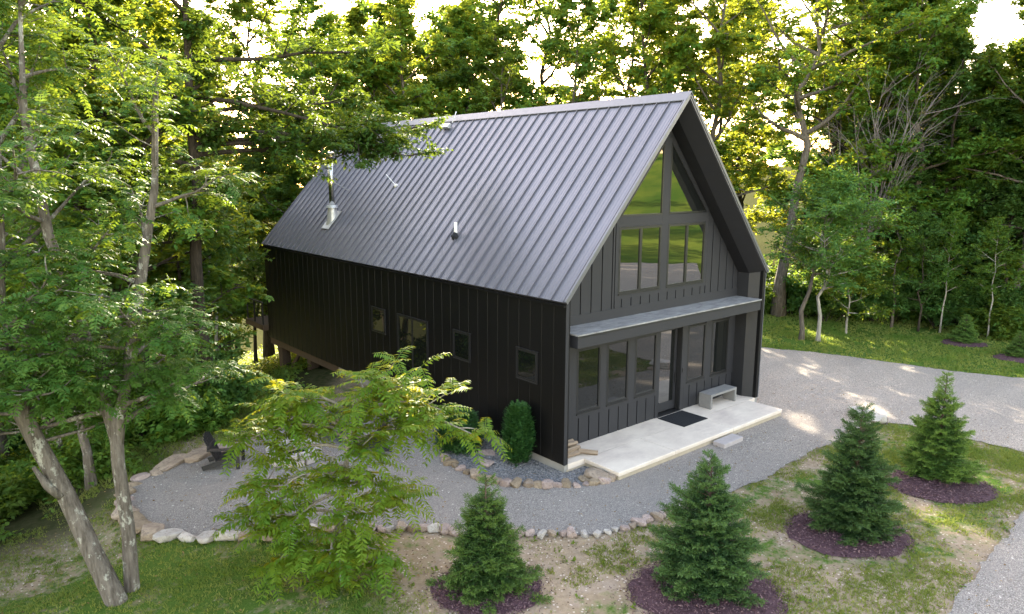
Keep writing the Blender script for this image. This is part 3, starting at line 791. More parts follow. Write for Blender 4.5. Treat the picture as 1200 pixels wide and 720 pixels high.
def put_rock(x, y, z, s, kinds, rr, rz=None, sz=1.0, sx=1.0):
    me = rr.choice(ROCKS[rr.choice(kinds)])
    o = link('edging_stone', me, None, (x, y, z))
    o.rotation_euler = (rr.uniform(-.15, .15), rr.uniform(-.15, .15), rr.uniform(0, 6.3) if rz is None else rz)
    o.scale = (s * sx, s * rr.uniform(0.85, 1.1), s * sz)
    return o
def edging():
    rr = random.Random(11)
    front = TERRACE[:10]
    L1 = 'small rough tan edging stone in the front kerb of the gravel path'
    for i, (x, y) in enumerate(resample(front, 0.235)):
        s = rr.uniform(0.16, 0.27)
        o = put_rock(x + rr.uniform(-.03, .03), y + rr.uniform(-.04, .04), s * 0.24, s, ('rock_tan', 'rock_pink', 'rock_pale', 'rock_pink'), rr)
        tag(o, L1, 'stone', 'small stones edging the front of the gravel path')
    for (x, y, s) in ((1.15, -3.16, .26), (1.45, -3.2, .22), (0.98, -3.3, .16)):
        tag(put_rock(x, y, s * .24, s, ('rock_pink', 'rock_pale'), rr), L1, 'stone', 'small stones edging the front of the gravel path')
    for (x, y) in resample(TERRACE[9:14], 0.43):
        s = rr.uniform(0.30, 0.46)
        o = put_rock(x, y, s * 0.17, s, ('rock_pale', 'rock_pale', 'rock_tan'), rr, sz=0.8)
        tag(o, 'large pale boulder edging the front left of the gravel terrace', 'boulder', 'pale boulders at the front left of the terrace')
    for (x, y) in resample(TERRACE[13:19], 0.42):
        for lay in (0, 1):
            s = rr.uniform(0.32, 0.52)
            o = put_rock(x - 0.05 + 0.1 * lay + rr.uniform(-.05, .05), y + rr.uniform(-.1, .1), -0.22 + lay * 0.26, s, ('rock_brown', 'rock_tan', 'rock_pink', 'rock_tan'), rr, sz=0.6)
            tag(o, 'brown boulder stacked in the low wall at the terrace outer left end', 'boulder', 'brown boulders walling the left end of the terrace')
    for (x, y) in resample(TERRACE[18:26], 0.78):
        s = rr.uniform(0.42, 0.62)
        dx, dy = 0.9, 0.35
        o = put_rock(x, y, s * 0.12, s, ('rock_tan', 'rock_pink', 'rock_tan'), rr, rz=rr.uniform(0.1, 0.6), sz=0.45, sx=1.25)
        tag(o, 'long flat tan boulder along the woodland side of the terrace', 'boulder', 'long flat boulders behind the terrace')
    for (x, y) in resample(INNER[3:], 0.25):
        s = rr.uniform(0.18, 0.32)
        o = put_rock(x + rr.uniform(-.04, .04), y + rr.uniform(-.04, .04), s * 0.24, s, ('rock_tan', 'rock_pink', 'rock_brown', 'rock_pink'), rr)
        tag(o, 'small pinkish stone edging the pebble bed at the black house corner', 'stone', 'small stones edging the pebble bed')
    for (x, y, s, k, lab) in ((-1.15, 1.75, .42, 'rock_pink', 'flat pink slab of rock in the pebble bed left of the columnar cedar'),
                              (-0.66, 2.32, .34, 'rock_pink', 'small pink rock in the pebble bed behind the white cap'),
                              (0.45, -0.78, .50, 'rock_tan', 'flat brown rock against the porch slab corner'),
                              (0.12, -0.62, .26, 'rock_brown', 'small dark rock just left of the porch slab corner'),
                              (10.3, -3.1, .85, 'rock_pale', 'large pale rock at the tip of the lawn beside the driveway'),
                              (9.8, -3.35, .3, 'rock_tan', 'small tan rock next to the large pale rock by the driveway')):
        o = put_rock(x, y, s * 0.14 + 0.02, s, (k,), rr, sz=0.55); o.name = 'rock'; tag(o, lab, 'rock')
    m = MB(); m.tube([(0, 0, 0), (0, 0, 0.15), (0, 0, 0.19)], [0.075, 0.075, 0.045], 14)
    o = m.build('pipe_cap', M['white'], None, loc=(-0.15, 1.89, 0.03)); tag(o, 'small white cap sticking up from the pebble bed beside the cedar', 'pipe cap')
edging()

def scatter_pebbles():
    rng = np.random.default_rng(5)
    # small convex pebble templates
    T = []
    for k in range(4):
        me = rock_mesh(500 + k, 0.7, 1.2, 'rock_tan')
        bm = bmesh.new(); bm.from_mesh(me)
        bm.clear()
        rr = random.Random(900 + k)
        for i in range(9):
            v = Vector((rr.gauss(0, 1), rr.gauss(0, 1), rr.gauss(0, 1))).normalized()
            bm.verts.new((v.x * .6, v.y * .5, v.z * .36))
        r = bmesh.ops.convex_hull(bm, input=bm.verts)
        bmesh.ops.delete(bm, geom=[v for v in bm.verts if not v.link_faces], context='VERTS')
        bmesh.ops.triangulate(bm, faces=bm.faces); bmesh.ops.recalc_face_normals(bm, faces=bm.faces)
        bm.verts.ensure_lookup_table()
        T.append((np.array([v.co[:] for v in bm.verts]), np.array([[v.index for v in f.verts] for f in bm.faces])))
        bm.free(); bpy.data.meshes.remove(me)
    def scatter(name, P, S, label=None):
        Vs, Fs, As = [], [], []; off = 0
        kk = rng.integers(0, len(T), len(P)); ang = rng.uniform(0, 6.28, len(P)); lr = rng.uniform(0, 1, len(P))
        for i in range(len(P)):
            v, f = T[kk[i]]; c, s = math.cos(ang[i]), math.sin(ang[i])
            q = v * S[i]
            q = np.stack([q[:, 0] * c - q[:, 1] * s, q[:, 0] * s + q[:, 1] * c, q[:, 2]], 1) + P[i]
            Vs.append(q); Fs.append(f + off); off += len(v); As.append(np.full(len(f), lr[i]))
        me = np_mesh(name, np.concatenate(Vs), np.concatenate(Fs), M['pebble'], {'lr': np.concatenate(As)})
        tag(link(name, me), label, 'gravel', kind='stuff')
    bed = [(0.0, 5.6)] + INNER + [(0.75, 0.0), (0.0, 0.0)]
    X = rng.uniform(-2, 1, 9000); Y = rng.uniform(-1.2, 5.6, 9000)
    k = inside(bed, X, Y); X, Y = X[k], Y[k]
    scatter('bed_pebbles', np.stack([X, Y, np.full(len(X), 0.045)], 1), rng.uniform(0.025, 0.065, len(X)), 'loose grey pebbles filling the bed along the black wall')
    n = 16000
    X = rng.uniform(-9.5, 20, n); Y = rng.uniform(-12, 9, n)
    k = inside(FOOT_POLY, X, Y) & ~((X > -0.05) & (X < 9.2) & (Y > -1.25)) ; X, Y = X[k], Y[k]
    E = []
    for poly, c in ((TERRACE[:10], 900), (DRIVE_LOW, 3200), (DRIVE_FAR[9:15], 900), (INNER, 300)):
        pts = np.array(resample(poly, 0.02)); j = rng.integers(0, len(pts), c)
        E.append(pts[j] + rng.normal(0, 0.16, (c, 2)))
    E = np.concatenate(E)
    P = np.concatenate([np.stack([X, Y], 1), E])
    scatter('gravel_chips', np.concatenate([P, np.full((len(P), 1), 0.034)], 1), rng.uniform(0.007, 0.017, len(P)), 'loose stone chips over the gravel path and driveway')
scatter_pebbles()

# ------------------------------------------------------------------ terrace furniture
def adirondack():
    """origin on the ground under the seat, facing +x"""
    root = empty('adirondack_chair')
    def build(fn, name):
        m = MB(); fn(m); m.build(name, M['black'], root)
    def seat(m):
        for i in range(5):
            x = 0.26 - i * 0.115; z = 0.36 - i * 0.035
            m.obox((x, 0, z), (0.052, 0, 0.016), (0, 0.27, 0), (0, 0, 0.011))
    def back(m):
        for i in range(6):
            y = -0.25 + i * 0.10; h = 0.80 - 0.10 * abs(i - 2.5) / 2.5
            d = Vector((-0.40, 0, 0.91)); c = Vector((-0.23, y, 0.22))
            m.obox(c + d * h / 2, d * h / 2, (0, 0.044, 0), Vector((0.91, 0, 0.40)) * 0.011)
    def leg(y):
        def f(m):
            m.box(0.27, y - 0.02, 0, 0.36, y + 0.02, 0.54)
            m.bar((0.33, y - 0.005 if y > 0 else y + 0.005, 0.33), (-0.58, y - 0.005 if y > 0 else y + 0.005, 0.05), 0.036, 0.12)
        return f
    build(seat, 'seat'); build(back, 'backrest')
    for y in (-0.31, 0.31):
        build(leg(y), 'leg')
        build(lambda m, y=y: m.box(-0.42, y - 0.075, 0.541, 0.40, y + 0.075, 0.565), 'armrest')
    build(lambda m: m.obox((-0.41, 0, 0.60), (0.02, 0, 0), (0, 0.33, 0), (0, 0, 0.05)), 'back_rail')
    return root
def dup(root):
    r = root.copy(); COL.objects.link(r)
    for ch in root.children:
        c = ch.copy(); COL.objects.link(c); c.parent = r
        for g in ch.children:
            d = g.copy(); COL.objects.link(d); d.parent = c
    return r
def furniture():
    a = adirondack(); a.location = (-6.45, 6.1, 0.03); a.rotation_euler.z = rad(-32)
    tag(a, 'black slatted lounge chair nearest the boulders at the terrace left end', 'chair', 'black chairs around the fire pit')
    for (x, y, r, lab) in ((-3.35, 6.2, -140, 'black slatted lounge chair behind the fire pit on the house side'), (-3.1, 4.6, 165, 'black slatted lounge chair by the feathery tree on the house side')):
        b = dup(a); b.location = (x, y, 0.03); b.rotation_euler.z = rad(r); tag(b, lab, 'chair', 'black chairs around the fire pit')
    p = empty('fire_pit', (-4.9, 5.45, 0.03), 0, 'round fire pit ringed with pale stone blocks on the gravel terrace', 'fire pit')
    m = MB()
    for lay in range(2):
        for k in range(14):
            t = 2 * math.pi * (k + 0.5 * lay) / 14; c = Vector((math.cos(t), math.sin(t), 0))
            m.obox(c * 0.62 + Vector((0, 0, 0.09 + 0.165 * lay)), c * 0.11, Vector((-c.y, c.x, 0)) * 0.125, (0, 0, 0.078))
    m.build('stone_ring', M['step'], p, bevel=0.012)
    m = MB(); m.tube([(0, 0, 0.0), (0, 0, 0.05)], 0.5, 20); m.build('ash_bed', M['batten_gap'], p)
furniture()

# ------------------------------------------------------------------ foliage tools
def nrm(a): return a / np.maximum(np.linalg.norm(a, axis=-1, keepdims=True), 1e-9)
UPV = np.array([0., 0., 1.])

def blades_to_quads(base, d, n, ll, lw, fold=0.18):
    """leaf quads: base points, directions, normals, lengths, widths"""
    s = nrm(np.cross(d, n)); n2 = np.cross(s, d)
    ll = np.asarray(ll).reshape(-1, 1); lw = np.asarray(lw).reshape(-1, 1)
    tip = base + d * ll - n2 * ll * 0.06
    mid = base + d * ll * 0.48
    r = mid + s * lw * 0.5 + n2 * lw * fold; l = mid - s * lw * 0.5 + n2 * lw * fold
    V = np.stack([base, r, tip, l], 1).reshape(-1, 3)
    return V, np.arange(len(V)).reshape(-1, 4)

def spray_leaves(P0, P1, per, ll, lw, rng, droop=0.25, tilt=0.5):
    """leaves set alternately along twigs P0->P1"""
    n = len(P0)
    t = (np.arange(per) + 0.6) / per
    D = nrm(P1 - P0)
    base = P0[:, None] + (P1 - P0)[:, None] * t[None, :, None] + rng.normal(0, 0.025, (n, per, 3))
    side = np.where(np.arange(per) % 2 == 0, 1.0, -1.0)[None, :, None]
    lat = nrm(np.cross(D, UPV + rng.normal(0, 0.05, (n, 3))))[:, None]
    d = D[:, None] * 0.6 + lat * side * 0.85 + rng.normal(0, 0.33, (n, per, 3)); d[..., 2] -= droop
    d = nrm(d)
    nn = nrm(UPV + rng.normal(0, tilt, (n, per, 3)))
    k = n * per
    base = base.reshape(k, 3); d = d.reshape(k, 3); nn = nn.reshape(k, 3)
    sc_ = rng.uniform(0.65, 1.25, k)
    V, F = blades_to_quads(base, d, nn, ll * sc_, lw * sc_)
    tw = np.repeat(rng.uniform(0, 1, n), per)
    return V, F, np.clip(0.55 * tw + 0.45 * rng.uniform(0, 1, k), 0, 1)

def pinnate(O, D, length, pairs, ll, lw, rng, droop=0.5):
    """compound leaves: a drooping midrib with leaflets in pairs"""
    n = len(O); D = nrm(D); length = np.broadcast_to(np.asarray(length, float), (n,))
    t = (np.arange(pairs) + 1.2) / (pairs + 0.6)
    lat = nrm(np.cross(D, UPV + rng.normal(0, 0.12, (n, 3))))
    def at(tt): 
        q = O[:, None] + D[:, None] * (tt[None, :, None] * length[:, None, None])
        q[..., 2] -= droop * (tt[None, :] ** 2) * length[:, None]
        return q
    mid = at(t)                                          # n,pairs,3
    tan = nrm(at(t + 0.02) - mid)
    env = np.sin(np.clip(0.25 + t * 0.85, 0, 1) * np.pi * 0.9) * 0.5 + 0.6
    Vs, Fs, As = [], [], []; off = 0
    tone = rng.uniform(0, 1, n)
    for s in (1, -1):
        d = tan * 0.42 + lat[:, None] * s + rng.normal(0, 0.12, mid.shape); d[..., 2] -= 0.28
        d = nrm(d); nn = nrm(np.cross(lat[:, None] * np.ones_like(tan), tan) * 1.0 + rng.normal(0, 0.25, mid.shape))
        nn = np.where(nn[..., 2:3] < 0, -nn, nn)
        k = n * pairs; sz = (env[None] * rng.uniform(0.8, 1.15, (n, pairs)) * np.ones((n, 1))).reshape(k)
        V, F = blades_to_quads(mid.reshape(k, 3), d.reshape(k, 3), nn.reshape(k, 3), ll * sz, lw * sz, 0.12)
        Vs.append(V); Fs.append(F + off); off += len(V); As.append(np.clip(np.repeat(tone, pairs) * 0.7 + rng.uniform(0, 0.3, k), 0, 1))
    # midrib as a thin strip of quads
    tt = np.linspace(0, 1, 5); q = at(tt); w = lat[:, None] * 0.006
    A = q[:, :-1] - w; B = q[:, :-1] + w; C2 = q[:, 1:] + w; D2 = q[:, 1:] - w
    V = np.stack([A, B, C2, D2], 2).reshape(-1, 3); Vs.append(V); Fs.append(np.arange(len(V)).reshape(-1, 4) + off)
    As.append(np.repeat(tone, 4))
    return np.concatenate(Vs), np.concatenate(Fs), np.concatenate(As)

def cat(parts):
    Vs, Fs, As = [], [], []; off = 0
    for V, F, A in parts:
        Vs.append(V); Fs.append(F + off); As.append(A); off += len(V)
    return np.concatenate(Vs), np.concatenate(Fs), np.concatenate(As)

class Skeleton:
    """trunk, limbs, branches and twigs of one tree, in its own coordinates"""
    def __init__(self, seed):
        self.r = random.Random(seed); self.rng = np.random.default_rng(seed)
        self.wood = MB(); self.tw0 = []; self.tw1 = []
    def path(self, a, d, L, n, wob, up=0.0):
        pts = [Vector(a)]; d = Vector(d).normalized()
        for i in range(n):
            d = (d + Vector((self.r.gauss(0, wob), self.r.gauss(0, wob), self.r.gauss(0, wob) + up))).normalized()
            pts.append(pts[-1] + d * L / n)
        return pts
    @staticmethod
    def along(pts, t):
        f = t * (len(pts) - 1); i = min(int(f), len(pts) - 2)
        return pts[i].lerp(pts[i + 1], f - i), (pts[i + 1] - pts[i]).normalized()
    def trunk(self, pts, r0, r1, seg=10, flare=1.35):
        n = len(pts)
        rr = [r0 + (r1 - r0) * (i / (n - 1)) ** 0.8 for i in range(n)]
        rr[0] *= flare
        self.wood.tube(pts, rr, seg)
        return pts
    def limb(self, a, d, L, r, subs, twigs, tl=0.7, up=0.06, start=0.25, wob=0.13, sub_len=0.42, twig_spread=0.9, flat=0.35):
        pts = self.path(a, d, L, 5, wob, up)
        self.wood.tube(pts, [r * (1 - 0.85 * i / 5) for i in range(6)], 6, False)
        for k in range(subs):
            t = start + (1 - start) * (k + self.r.random()) / subs
            p, dd = self.along(pts, min(t, 0.99))
            side = Vector((self.r.gauss(0, 1), self.r.gauss(0, 1), self.r.gauss(0.1, flat))).normalized()
            sd = (dd * 0.55 + side * 0.9).normalized()
            l = L * sub_len * (1.1 - 0.55 * t) * self.r.uniform(0.7, 1.25)
            sp = self.path(p, sd, l, 3, 0.16, 0.03)
            self.wood.tube(sp, [r * 0.34, r * 0.25, r * 0.16, r * 0.06], 4, False)
            for j in range(twigs):
                tt = 0.2 + 0.8 * (j + self.r.random()) / twigs
                q, qd = self.along(sp, min(tt, 0.99))
                td = (qd * 0.6 + Vector((self.r.gauss(0, twig_spread), self.r.gauss(0, twig_spread), self.r.gauss(0, flat)))).normalized()
                self.tw0.append(q); self.tw1.append(q + td * tl * self.r.uniform(0.6, 1.2))
        return pts
    def arrays(self):
        return np.array([v[:] for v in self.tw0]), np.array([v[:] for v in self.tw1])

def forest_tree(seed, H, r0, crown_lo, spread, limbs, subs, twigs, per, ll, lw, leaf, bark, lean=(0, 0), top_open=0.0, droop=0.25):
    S = Skeleton(seed); r = S.r
    pts = [Vector((lean[0] * max(0, z / H) ** 1.4 + r.gauss(0, 0.10 + 0.012 * z) * (z > 1), lean[1] * max(0, z / H) ** 1.4 + r.gauss(0, 0.10 + 0.012 * z) * (z > 1), z)) for z in np.linspace(-0.5, H * 0.93, 9)]
    S.trunk(pts, r0, r0 * 0.12)
    az = r.random() * 6.28
    for k in range(limbs):
        f = (k + r.random() * 0.8) / limbs
        t = crown_lo + (0.985 - crown_lo) * f
        p, d = S.along(pts, t)
        az += 2.4 + r.gauss(0, 0.35)
        el = 0.12 + 1.0 * f ** 1.4 + r.gauss(0, 0.12)
        prof = (0.62 + 0.5 * math.sin(math.pi * min(1, f * 0.9 + 0.12))) * (1 - 0.45 * f ** 2)
        L = spread * prof * r.uniform(0.75, 1.2)
        S.limb(p, (math.cos(az) * math.cos(el), math.sin(az) * math.cos(el), math.sin(el)), L, r0 * (0.42 - 0.25 * f), subs, twigs)
    P0, P1 = S.arrays()
    V, F, A = spray_leaves(P0, P1, per, ll, lw, S.rng, droop)
    return S.wood.mesh('trunk', M[bark], True, False), np_mesh('crown', V, F, M[leaf], {'lr': A})

def make_tree(name, data, loc, rz, s, label, cat_='tree', group=None):
    e = empty(name, loc, rz, label, cat_, group)
    e.scale = (s, s, s) if not hasattr(s, '__len__') else s
    link('trunk', data[0], e); link('crown', data[1], e)
    return e

VIEW = Vector((-12.316, -12.475)); YAW = 40.213
def bearing(deg, dist):
    a = rad(deg); return VIEW.x + math.sin(a) * dist, VIEW.y + math.cos(a) * dist

# ------------------------------------------------------------------ woodland
SUN_AZ, SUN_EL = 34.0, 22.0
def woodland():
    rr = random.Random(21)
    big = [forest_tree(101, 21, 0.30, 0.24, 4.6, 19, 8, 9, 16, 0.25, 0.152, 'leaf_maple', 'bark_grey'),
           forest_tree(102, 24, 0.34, 0.34, 5.2, 18, 8, 9, 16, 0.26, 0.159, 'leaf_oak', 'bark_dark'),
           forest_tree(103, 19, 0.26, 0.18, 4.3, 20, 8, 9, 15, 0.24, 0.146, 'leaf_oak', 'bark_grey', (1.2, 0.4)),
           forest_tree(104, 22, 0.28, 0.30, 4.8, 18, 8, 9, 16, 0.26, 0.146, 'leaf_dark', 'bark_dark', (-0.8, 0.8)),
           forest_tree(105, 17, 0.22, 0.16, 3.9, 20, 8, 8, 16, 0.24, 0.146, 'leaf_maple', 'bark_dark', (0.5, -0.9)),
           forest_tree(106, 14, 0.18, 0.05, 4.0, 24, 8, 9, 16, 0.25, 0.15, 'leaf_dark', 'bark_dark', (0.3, 0.4)),
           forest_tree(107, 20, 0.24, 0.10, 4.8, 24, 8, 9, 17, 0.28, 0.17, 'leaf_maple', 'bark_dark', (-0.3, 0.4))]
    thin = [forest_tree(121, 13, 0.13, 0.30, 2.6, 14, 6, 7, 14, 0.19, 0.11, 'leaf_maple', 'bark_grey', (0.7, 0.3)),
            forest_tree(122, 11, 0.11, 0.25, 2.4, 14, 6, 7, 14, 0.18, 0.11, 'leaf_dark', 'bark_dark', (-0.4, 0.5)),
            forest_tree(123, 12, 0.10, 0.38, 2.3, 12, 6, 7, 14, 0.19, 0.11, 'leaf_oak', 'bark_pale', (0.2, -0.5))]
    dat = {'b': big, 't': thin}
    def put(brg, dist, kind, idx, s, label, group, name='forest_tree'):
        x, y = bearing(brg, dist)
        for qx, qy, hw in ((21.4, 1.6, 2.2), (5.2, -6.8, 0.5)):        # openings in the canopy that let the low sun reach the lawns
            ux, uy = math.sin(rad(SUN_AZ)), math.cos(rad(SUN_AZ))
            t = (x - qx) * ux + (y - qy) * uy; off = abs((x - qx) * uy - (y - qy) * ux)
            if 3 < t < 62 and off < hw + (0.4 if kind == 'b' and s > .6 else 0): return None
        return make_tree(name, dat[kind][idx], (x, y, gz(x, y)), rr.uniform(0, 6.28), s, label, 'tree', group)
    # --- left woods (bearing 2..26)
    gl = 'tall broadleaf tree in the dense woods left of the house'
    spots = [(3, 27, 'b', 2, .95), (8.5, 30, 'b', 0, .9), (12, 25.5, 'b', 4, .9), (14.5, 38, 'b', 2, .9), (17.5, 46, 'b', 0, .95), (23, 48, 'b', 4, 1.0),
             (-1, 24, 'b', 0, 1.0), (5, 37, 'b', 1, 1.0), (11, 40, 'b', 3, 1.0), (15, 43, 'b', 0, 1.05), (21, 48, 'b', 1, 1.0), (26.5, 41, 'b', 2, 1.0),
             (1, 46, 'b', 4, 1.1), (18, 52, 'b', 1, 1.0), (8, 52, 'b', 2, 1.1), (25, 54, 'b', 0, 1.05), (-4, 34, 'b', 2, 1.0), (29, 47, 'b', 4, 1.1), (-3, 44, 'b', 0, 1.0)]
    for b, d, k, i, s in spots: put(b, d, k, i, s, gl, 'tall trees in the woods left of the house')
    gt = 'slender young tree with a thin dark trunk in the shade of the left woods'
    for b, d, i, s in [(6, 22.5, 0, .9), (10.2, 23.5, 1, .95), (13.2, 28, 2, 1), (15.4, 26.5, 1, 1), (16.2, 31, 0, .95), (17.4, 33.5, 2, 1), (18.6, 42, 1, 1), (22.0, 46, 0, 1), (16.6, 36, 2, 1.1),
                       (2.2, 32, 1, 1), (7.4, 34, 0, 1), (24.4, 47, 1, 1.1), (13.8, 34, 0, 1.1), (20, 44, 1, 1.2), (9.2, 45, 2, 1.2)]:
        put(b, d, 't', i, s, gt, 'slender trees in the left woods', 'young_tree')
    # --- behind the roof (bearing 27..56)
    gb = 'tall tree behind the house roof with bright sky showing through its crown'
    for b, d, k, i, s in [(28, 50, 'b', 2, 1.1), (30, 55, 'b', 3, 1.12), (32, 47, 'b', 0, 1.0), (36.8, 50, 'b', 0, .95), (33.8, 52, 'b', 2, .80), (36.2, 55, 'b', 2, 1.15), (38.4, 48, 'b', 2, .92), (39.5, 53, 'b', 3, 1.15), (42.5, 56, 'b', 1, 1.1), (44, 47, 'b', 2, 1.05), (45.8, 52, 'b', 0, 1.1), (48.2, 55, 'b', 2, 1.2), (50.2, 47, 'b', 4, 1.25),
                          (52, 51, 'b', 6, 1.05), (53.4, 55, 'b', 3, 1.05), (55.2, 46.5, 'b', 0, 1.05), (57.0, 52, 'b', 6, 1.1), (57.8, 67, 'b', 6, 1.2), (55.8, 70, 'b', 6, 1.2), (31, 60, 'b', 6, 1.15), (34.6, 62, 'b', 2, 1.2), (29.5, 64, 'b', 6, 1.35), (37.5, 66, 'b', 6, 1.3), (51.5, 64, 'b', 0, 1.2), (55, 60, 'b', 1, 1.1)]:
        put(b, d, k, i, s, gb, 'tall trees behind the roof')
    # --- right woods (bearing 57..80)
    gr = 'leafy tree in the woods beyond the driveway, its crown merging with its neighbours'
    for b, d, k, i, s in [(58.5, 50, 'b', 2, 1.0), (60.2, 46, 'b', 4, 1.1), (62.4, 50, 'b', 4, 1.0), (63.6, 46.5, 'b', 3, .98), (65.0, 51, 'b', 0, .95), (66.4, 45.5, 'b', 4, 1.12), (68.2, 49, 'b', 3, .95), (69.4, 45, 'b', 2, 1.0), (70.6, 50, 'b', 6, .86),
                          (71.6, 45.5, 'b', 3, .68), (73.0, 46.5, 'b', 4, .84), (74.6, 48, 'b', 1, .64), (75.8, 44.5, 'b', 2, .96), (77.4, 48, 'b', 6, 1.0), (78.6, 45, 'b', 0, 1.0), (80.5, 44, 'b', 3, 1.0),
                          (67.2, 60, 'b', 0, 1.05), (73.5, 56, 'b', 5, 1.0), (76, 57, 'b', 6, .9), (83, 47, 'b', 2, 1.0)]:
        put(b, d, k, i, s, gr, 'leafy trees in the woods beyond the driveway')
    gs = 'slender young tree at the shaded edge of the right woods'
    for b, d, i, s in [(59.3, 42, 0, .75), (64.9, 41.5, 1, .62), (68.6, 40.8, 0, .55), (71.6, 40.6, 2, .5), (74.4, 40.2, 2, .48), (66.9, 40, 1, .6), (70.3, 40.4, 1, .55)]:
        put(b, d, 't', i, s, gs, 'slender trees along the right woodland edge', 'young_tree')
    gd = 'low branched tree filling the shade under the taller woods on the right'
    for k in range(17):
        b = 58.2 + 25 * (k + .5 * rr.random()) / 17
        put(b, 44.5 + 5 * rr.random(), 'b', 5, rr.uniform(.55, .85) if b > 64 else rr.uniform(.30, .42), gd, 'low trees under the right woods', 'understory_tree')
    gd = 'tree deep in the woods, just a patch of foliage between nearer trunks'
    for b, d in ((-4, 60), (-1.5, 70), (1, 62), (4, 74), (7, 64), (66, 70), (68.5, 64), (71, 72), (73, 62), (75.5, 70), (78, 60), (80, 68), (82, 60)):
        put(b, d, 'b', rr.choice((5, 6, 6)), rr.uniform(.9, 1.15) if not 70 < b < 76 else .8, gd, 'trees deep in the woods')
    # --- single trees of the right side
    e = make_tree('forest_tree', forest_tree(140, 20.5, 0.36, 0.50, 4.4, 17, 8, 9, 16, 0.21, 0.12, 'leaf_maple', 'bark_grey', (0.6, -0.5)), (24.2, 7.8, 0), 0.0, 1.0,
                  'big grey trunked tree just right of the house, its bare trunk leaning', 'tree')
    e.rotation_euler = (0, rad(4), 0)
    make_tree('young_tree', forest_tree(141, 6.9, 0.12, 0.40, 2.6, 16, 7, 8, 13, 0.155, 0.085, 'leaf_dark', 'bark_pale', (0.25, 0.0)), (19.8, 3.3, 0), 0.6, 1.0,
              'young tree with a pale slender trunk standing at the lawn edge by the driveway', 'tree')
    make_tree('young_tree', forest_tree(142, 7.6, 0.14, 0.46, 2.9, 15, 7, 8, 13, 0.16, 0.09, 'leaf_dark', 'bark_grey', (1.2, -0.9)), (19.45, 3.95, 0), 0.0, 1.0,
              'grey leaved young tree leaning slightly behind the pale trunked one', 'tree')
    make_tree('young_tree', forest_tree(143, 4.2, 0.07, 0.34, 1.7, 13, 6, 7, 12, 0.15, 0.09, 'leaf_under', 'bark_pale', (0.3, 0.2)), (22.4, 3.2, 0), 1.0, 1.0,
              'small thin tree third from the house on the sunny lawn edge', 'tree')
    # --- bare dead trees
    def dead(seed, H, fan, n, thick, lean):
        S = Skeleton(seed); r = S.r; m = S.wood
        pts = S.path((0, 0, -0.4), (lean, 0, 1), H * 0.45, 5, 0.05); S.trunk(pts, thick, thick * 0.6, 8)
        for k in range(n):
            a = (k + r.random()) / n; t = 0.45 + 0.54 * r.random()
            p, d = S.along(pts, t); th = r.uniform(0, 6.28)
            q = S.path(p, (math.cos(th) * fan + lean * 0.8, math.sin(th) * fan, 1.0), H * r.uniform(0.36, 0.62), 6, 0.07, 0.01)
            m.tube(q, [thick * 0.30 * (1 - 0.9 * i / 6) + 0.006 for i in range(7)], 5, False)
            for j in range(5):
                c, cd = S.along(q, r.uniform(0.25, 0.95))
                w = S.path(c, cd + Vector((r.gauss(0, .5), r.gauss(0, .5), r.gauss(0.1, .3))), H * r.uniform(0.08, 0.2), 4, 0.1)
                m.tube(w, [0.022, 0.017, 0.012, 0.008, 0.004], 4, False)
                for _ in range(3):
                    c2, cd2 = S.along(w, r.uniform(.2, .9)); w2 = S.path(c2, cd2 + Vector((r.gauss(0, .6), r.gauss(0, .6), r.gauss(0.1, .3))), H * 0.07, 2, 0.1)
                    m.tube(w2, [0.010, 0.008, 0.004], 3, False)
        return m.mesh('trunk', M['bark_dead'], True, False)
    x, y = bearing(65.6, 42.4)
    e = empty('dead_tree', (x, y, 0), 0, 'leafless dead tree with a fan of pale bare branches among the green trees', 'dead tree'); link('branches', dead(151, 15.4, 0.36, 20, 0.085, 0.13), e)
    e.rotation_euler.z = rad(-20)
    x, y = bearing(73.8, 50)
    e = empty('dead_tree', (x, y, 0), 0, 'bare dark dead tree top against the sky at the upper right', 'dead tree')
    me = dead(152, 23, 0.30, 5, 0.30, 0.02); me.materials.clear(); me.materials.append(M['bark_dark']); link('branches', me, e)
    # --- undergrowth bushes along the woods
    def bush(seed, H, Wd, n, leaf, ll):
        S = Skeleton(seed); r = S.r
        for k in range(n):
            th = r.uniform(0, 6.28); f = r.uniform(0.2, 1.0)
            S.limb((r.gauss(0, .15), r.gauss(0, .15), -0.05), (math.cos(th) * f * Wd, math.sin(th) * f * Wd, H * (1.25 - 0.6 * f)), math.hypot(Wd * f, H * (1.25 - 0.6 * f)) * 0.8, 0.022, 5, 6, 0.42, 0.0, 0.2, 0.16, 0.36)
        P0, P1 = S.arrays(); V, F, A = spray_leaves(P0, P1, 12, ll, ll * 0.58, S.rng, 0.25, 0.5)
        return S.wood.mesh('stems', M['bark_dark'], True, False), np_mesh('foliage', V, F, M[leaf], {'lr': A})
    B = [bush(161, 1.6, 1.2, 13, 'leaf_under', 0.15), bush(162, 2.4, 1.4, 14, 'leaf_dark', 0.16), bush(163, 1.0, 1.0, 12, 'leaf_under', 0.13)]
    def put_bush(x, y, i, s, label, group):
        e = empty('bush', (x, y, gz(x, y)), rr.uniform(0, 6.28), label, 'bush', group); e.scale = (s, s, s * rr.uniform(.85, 1.15))
        link('stems', B[i][0], e); link('foliage', B[i][1], e)
    for k in range(30):
        b = rr.uniform(-2, 25); d = rr.uniform(20.5, 34)
        x, y = bearing(b, d)
        if -0.5 * x + 0.866 * y < 11.3 and not (x < -11.3 and y > 4.5): continue
        if x > -3.5: continue
        put_bush(x, y, rr.choice((0, 1, 2)), rr.uniform(.8, 1.35), 'green undergrowth bush on the shaded slope in the left woods', 'undergrowth bushes on the left slope')
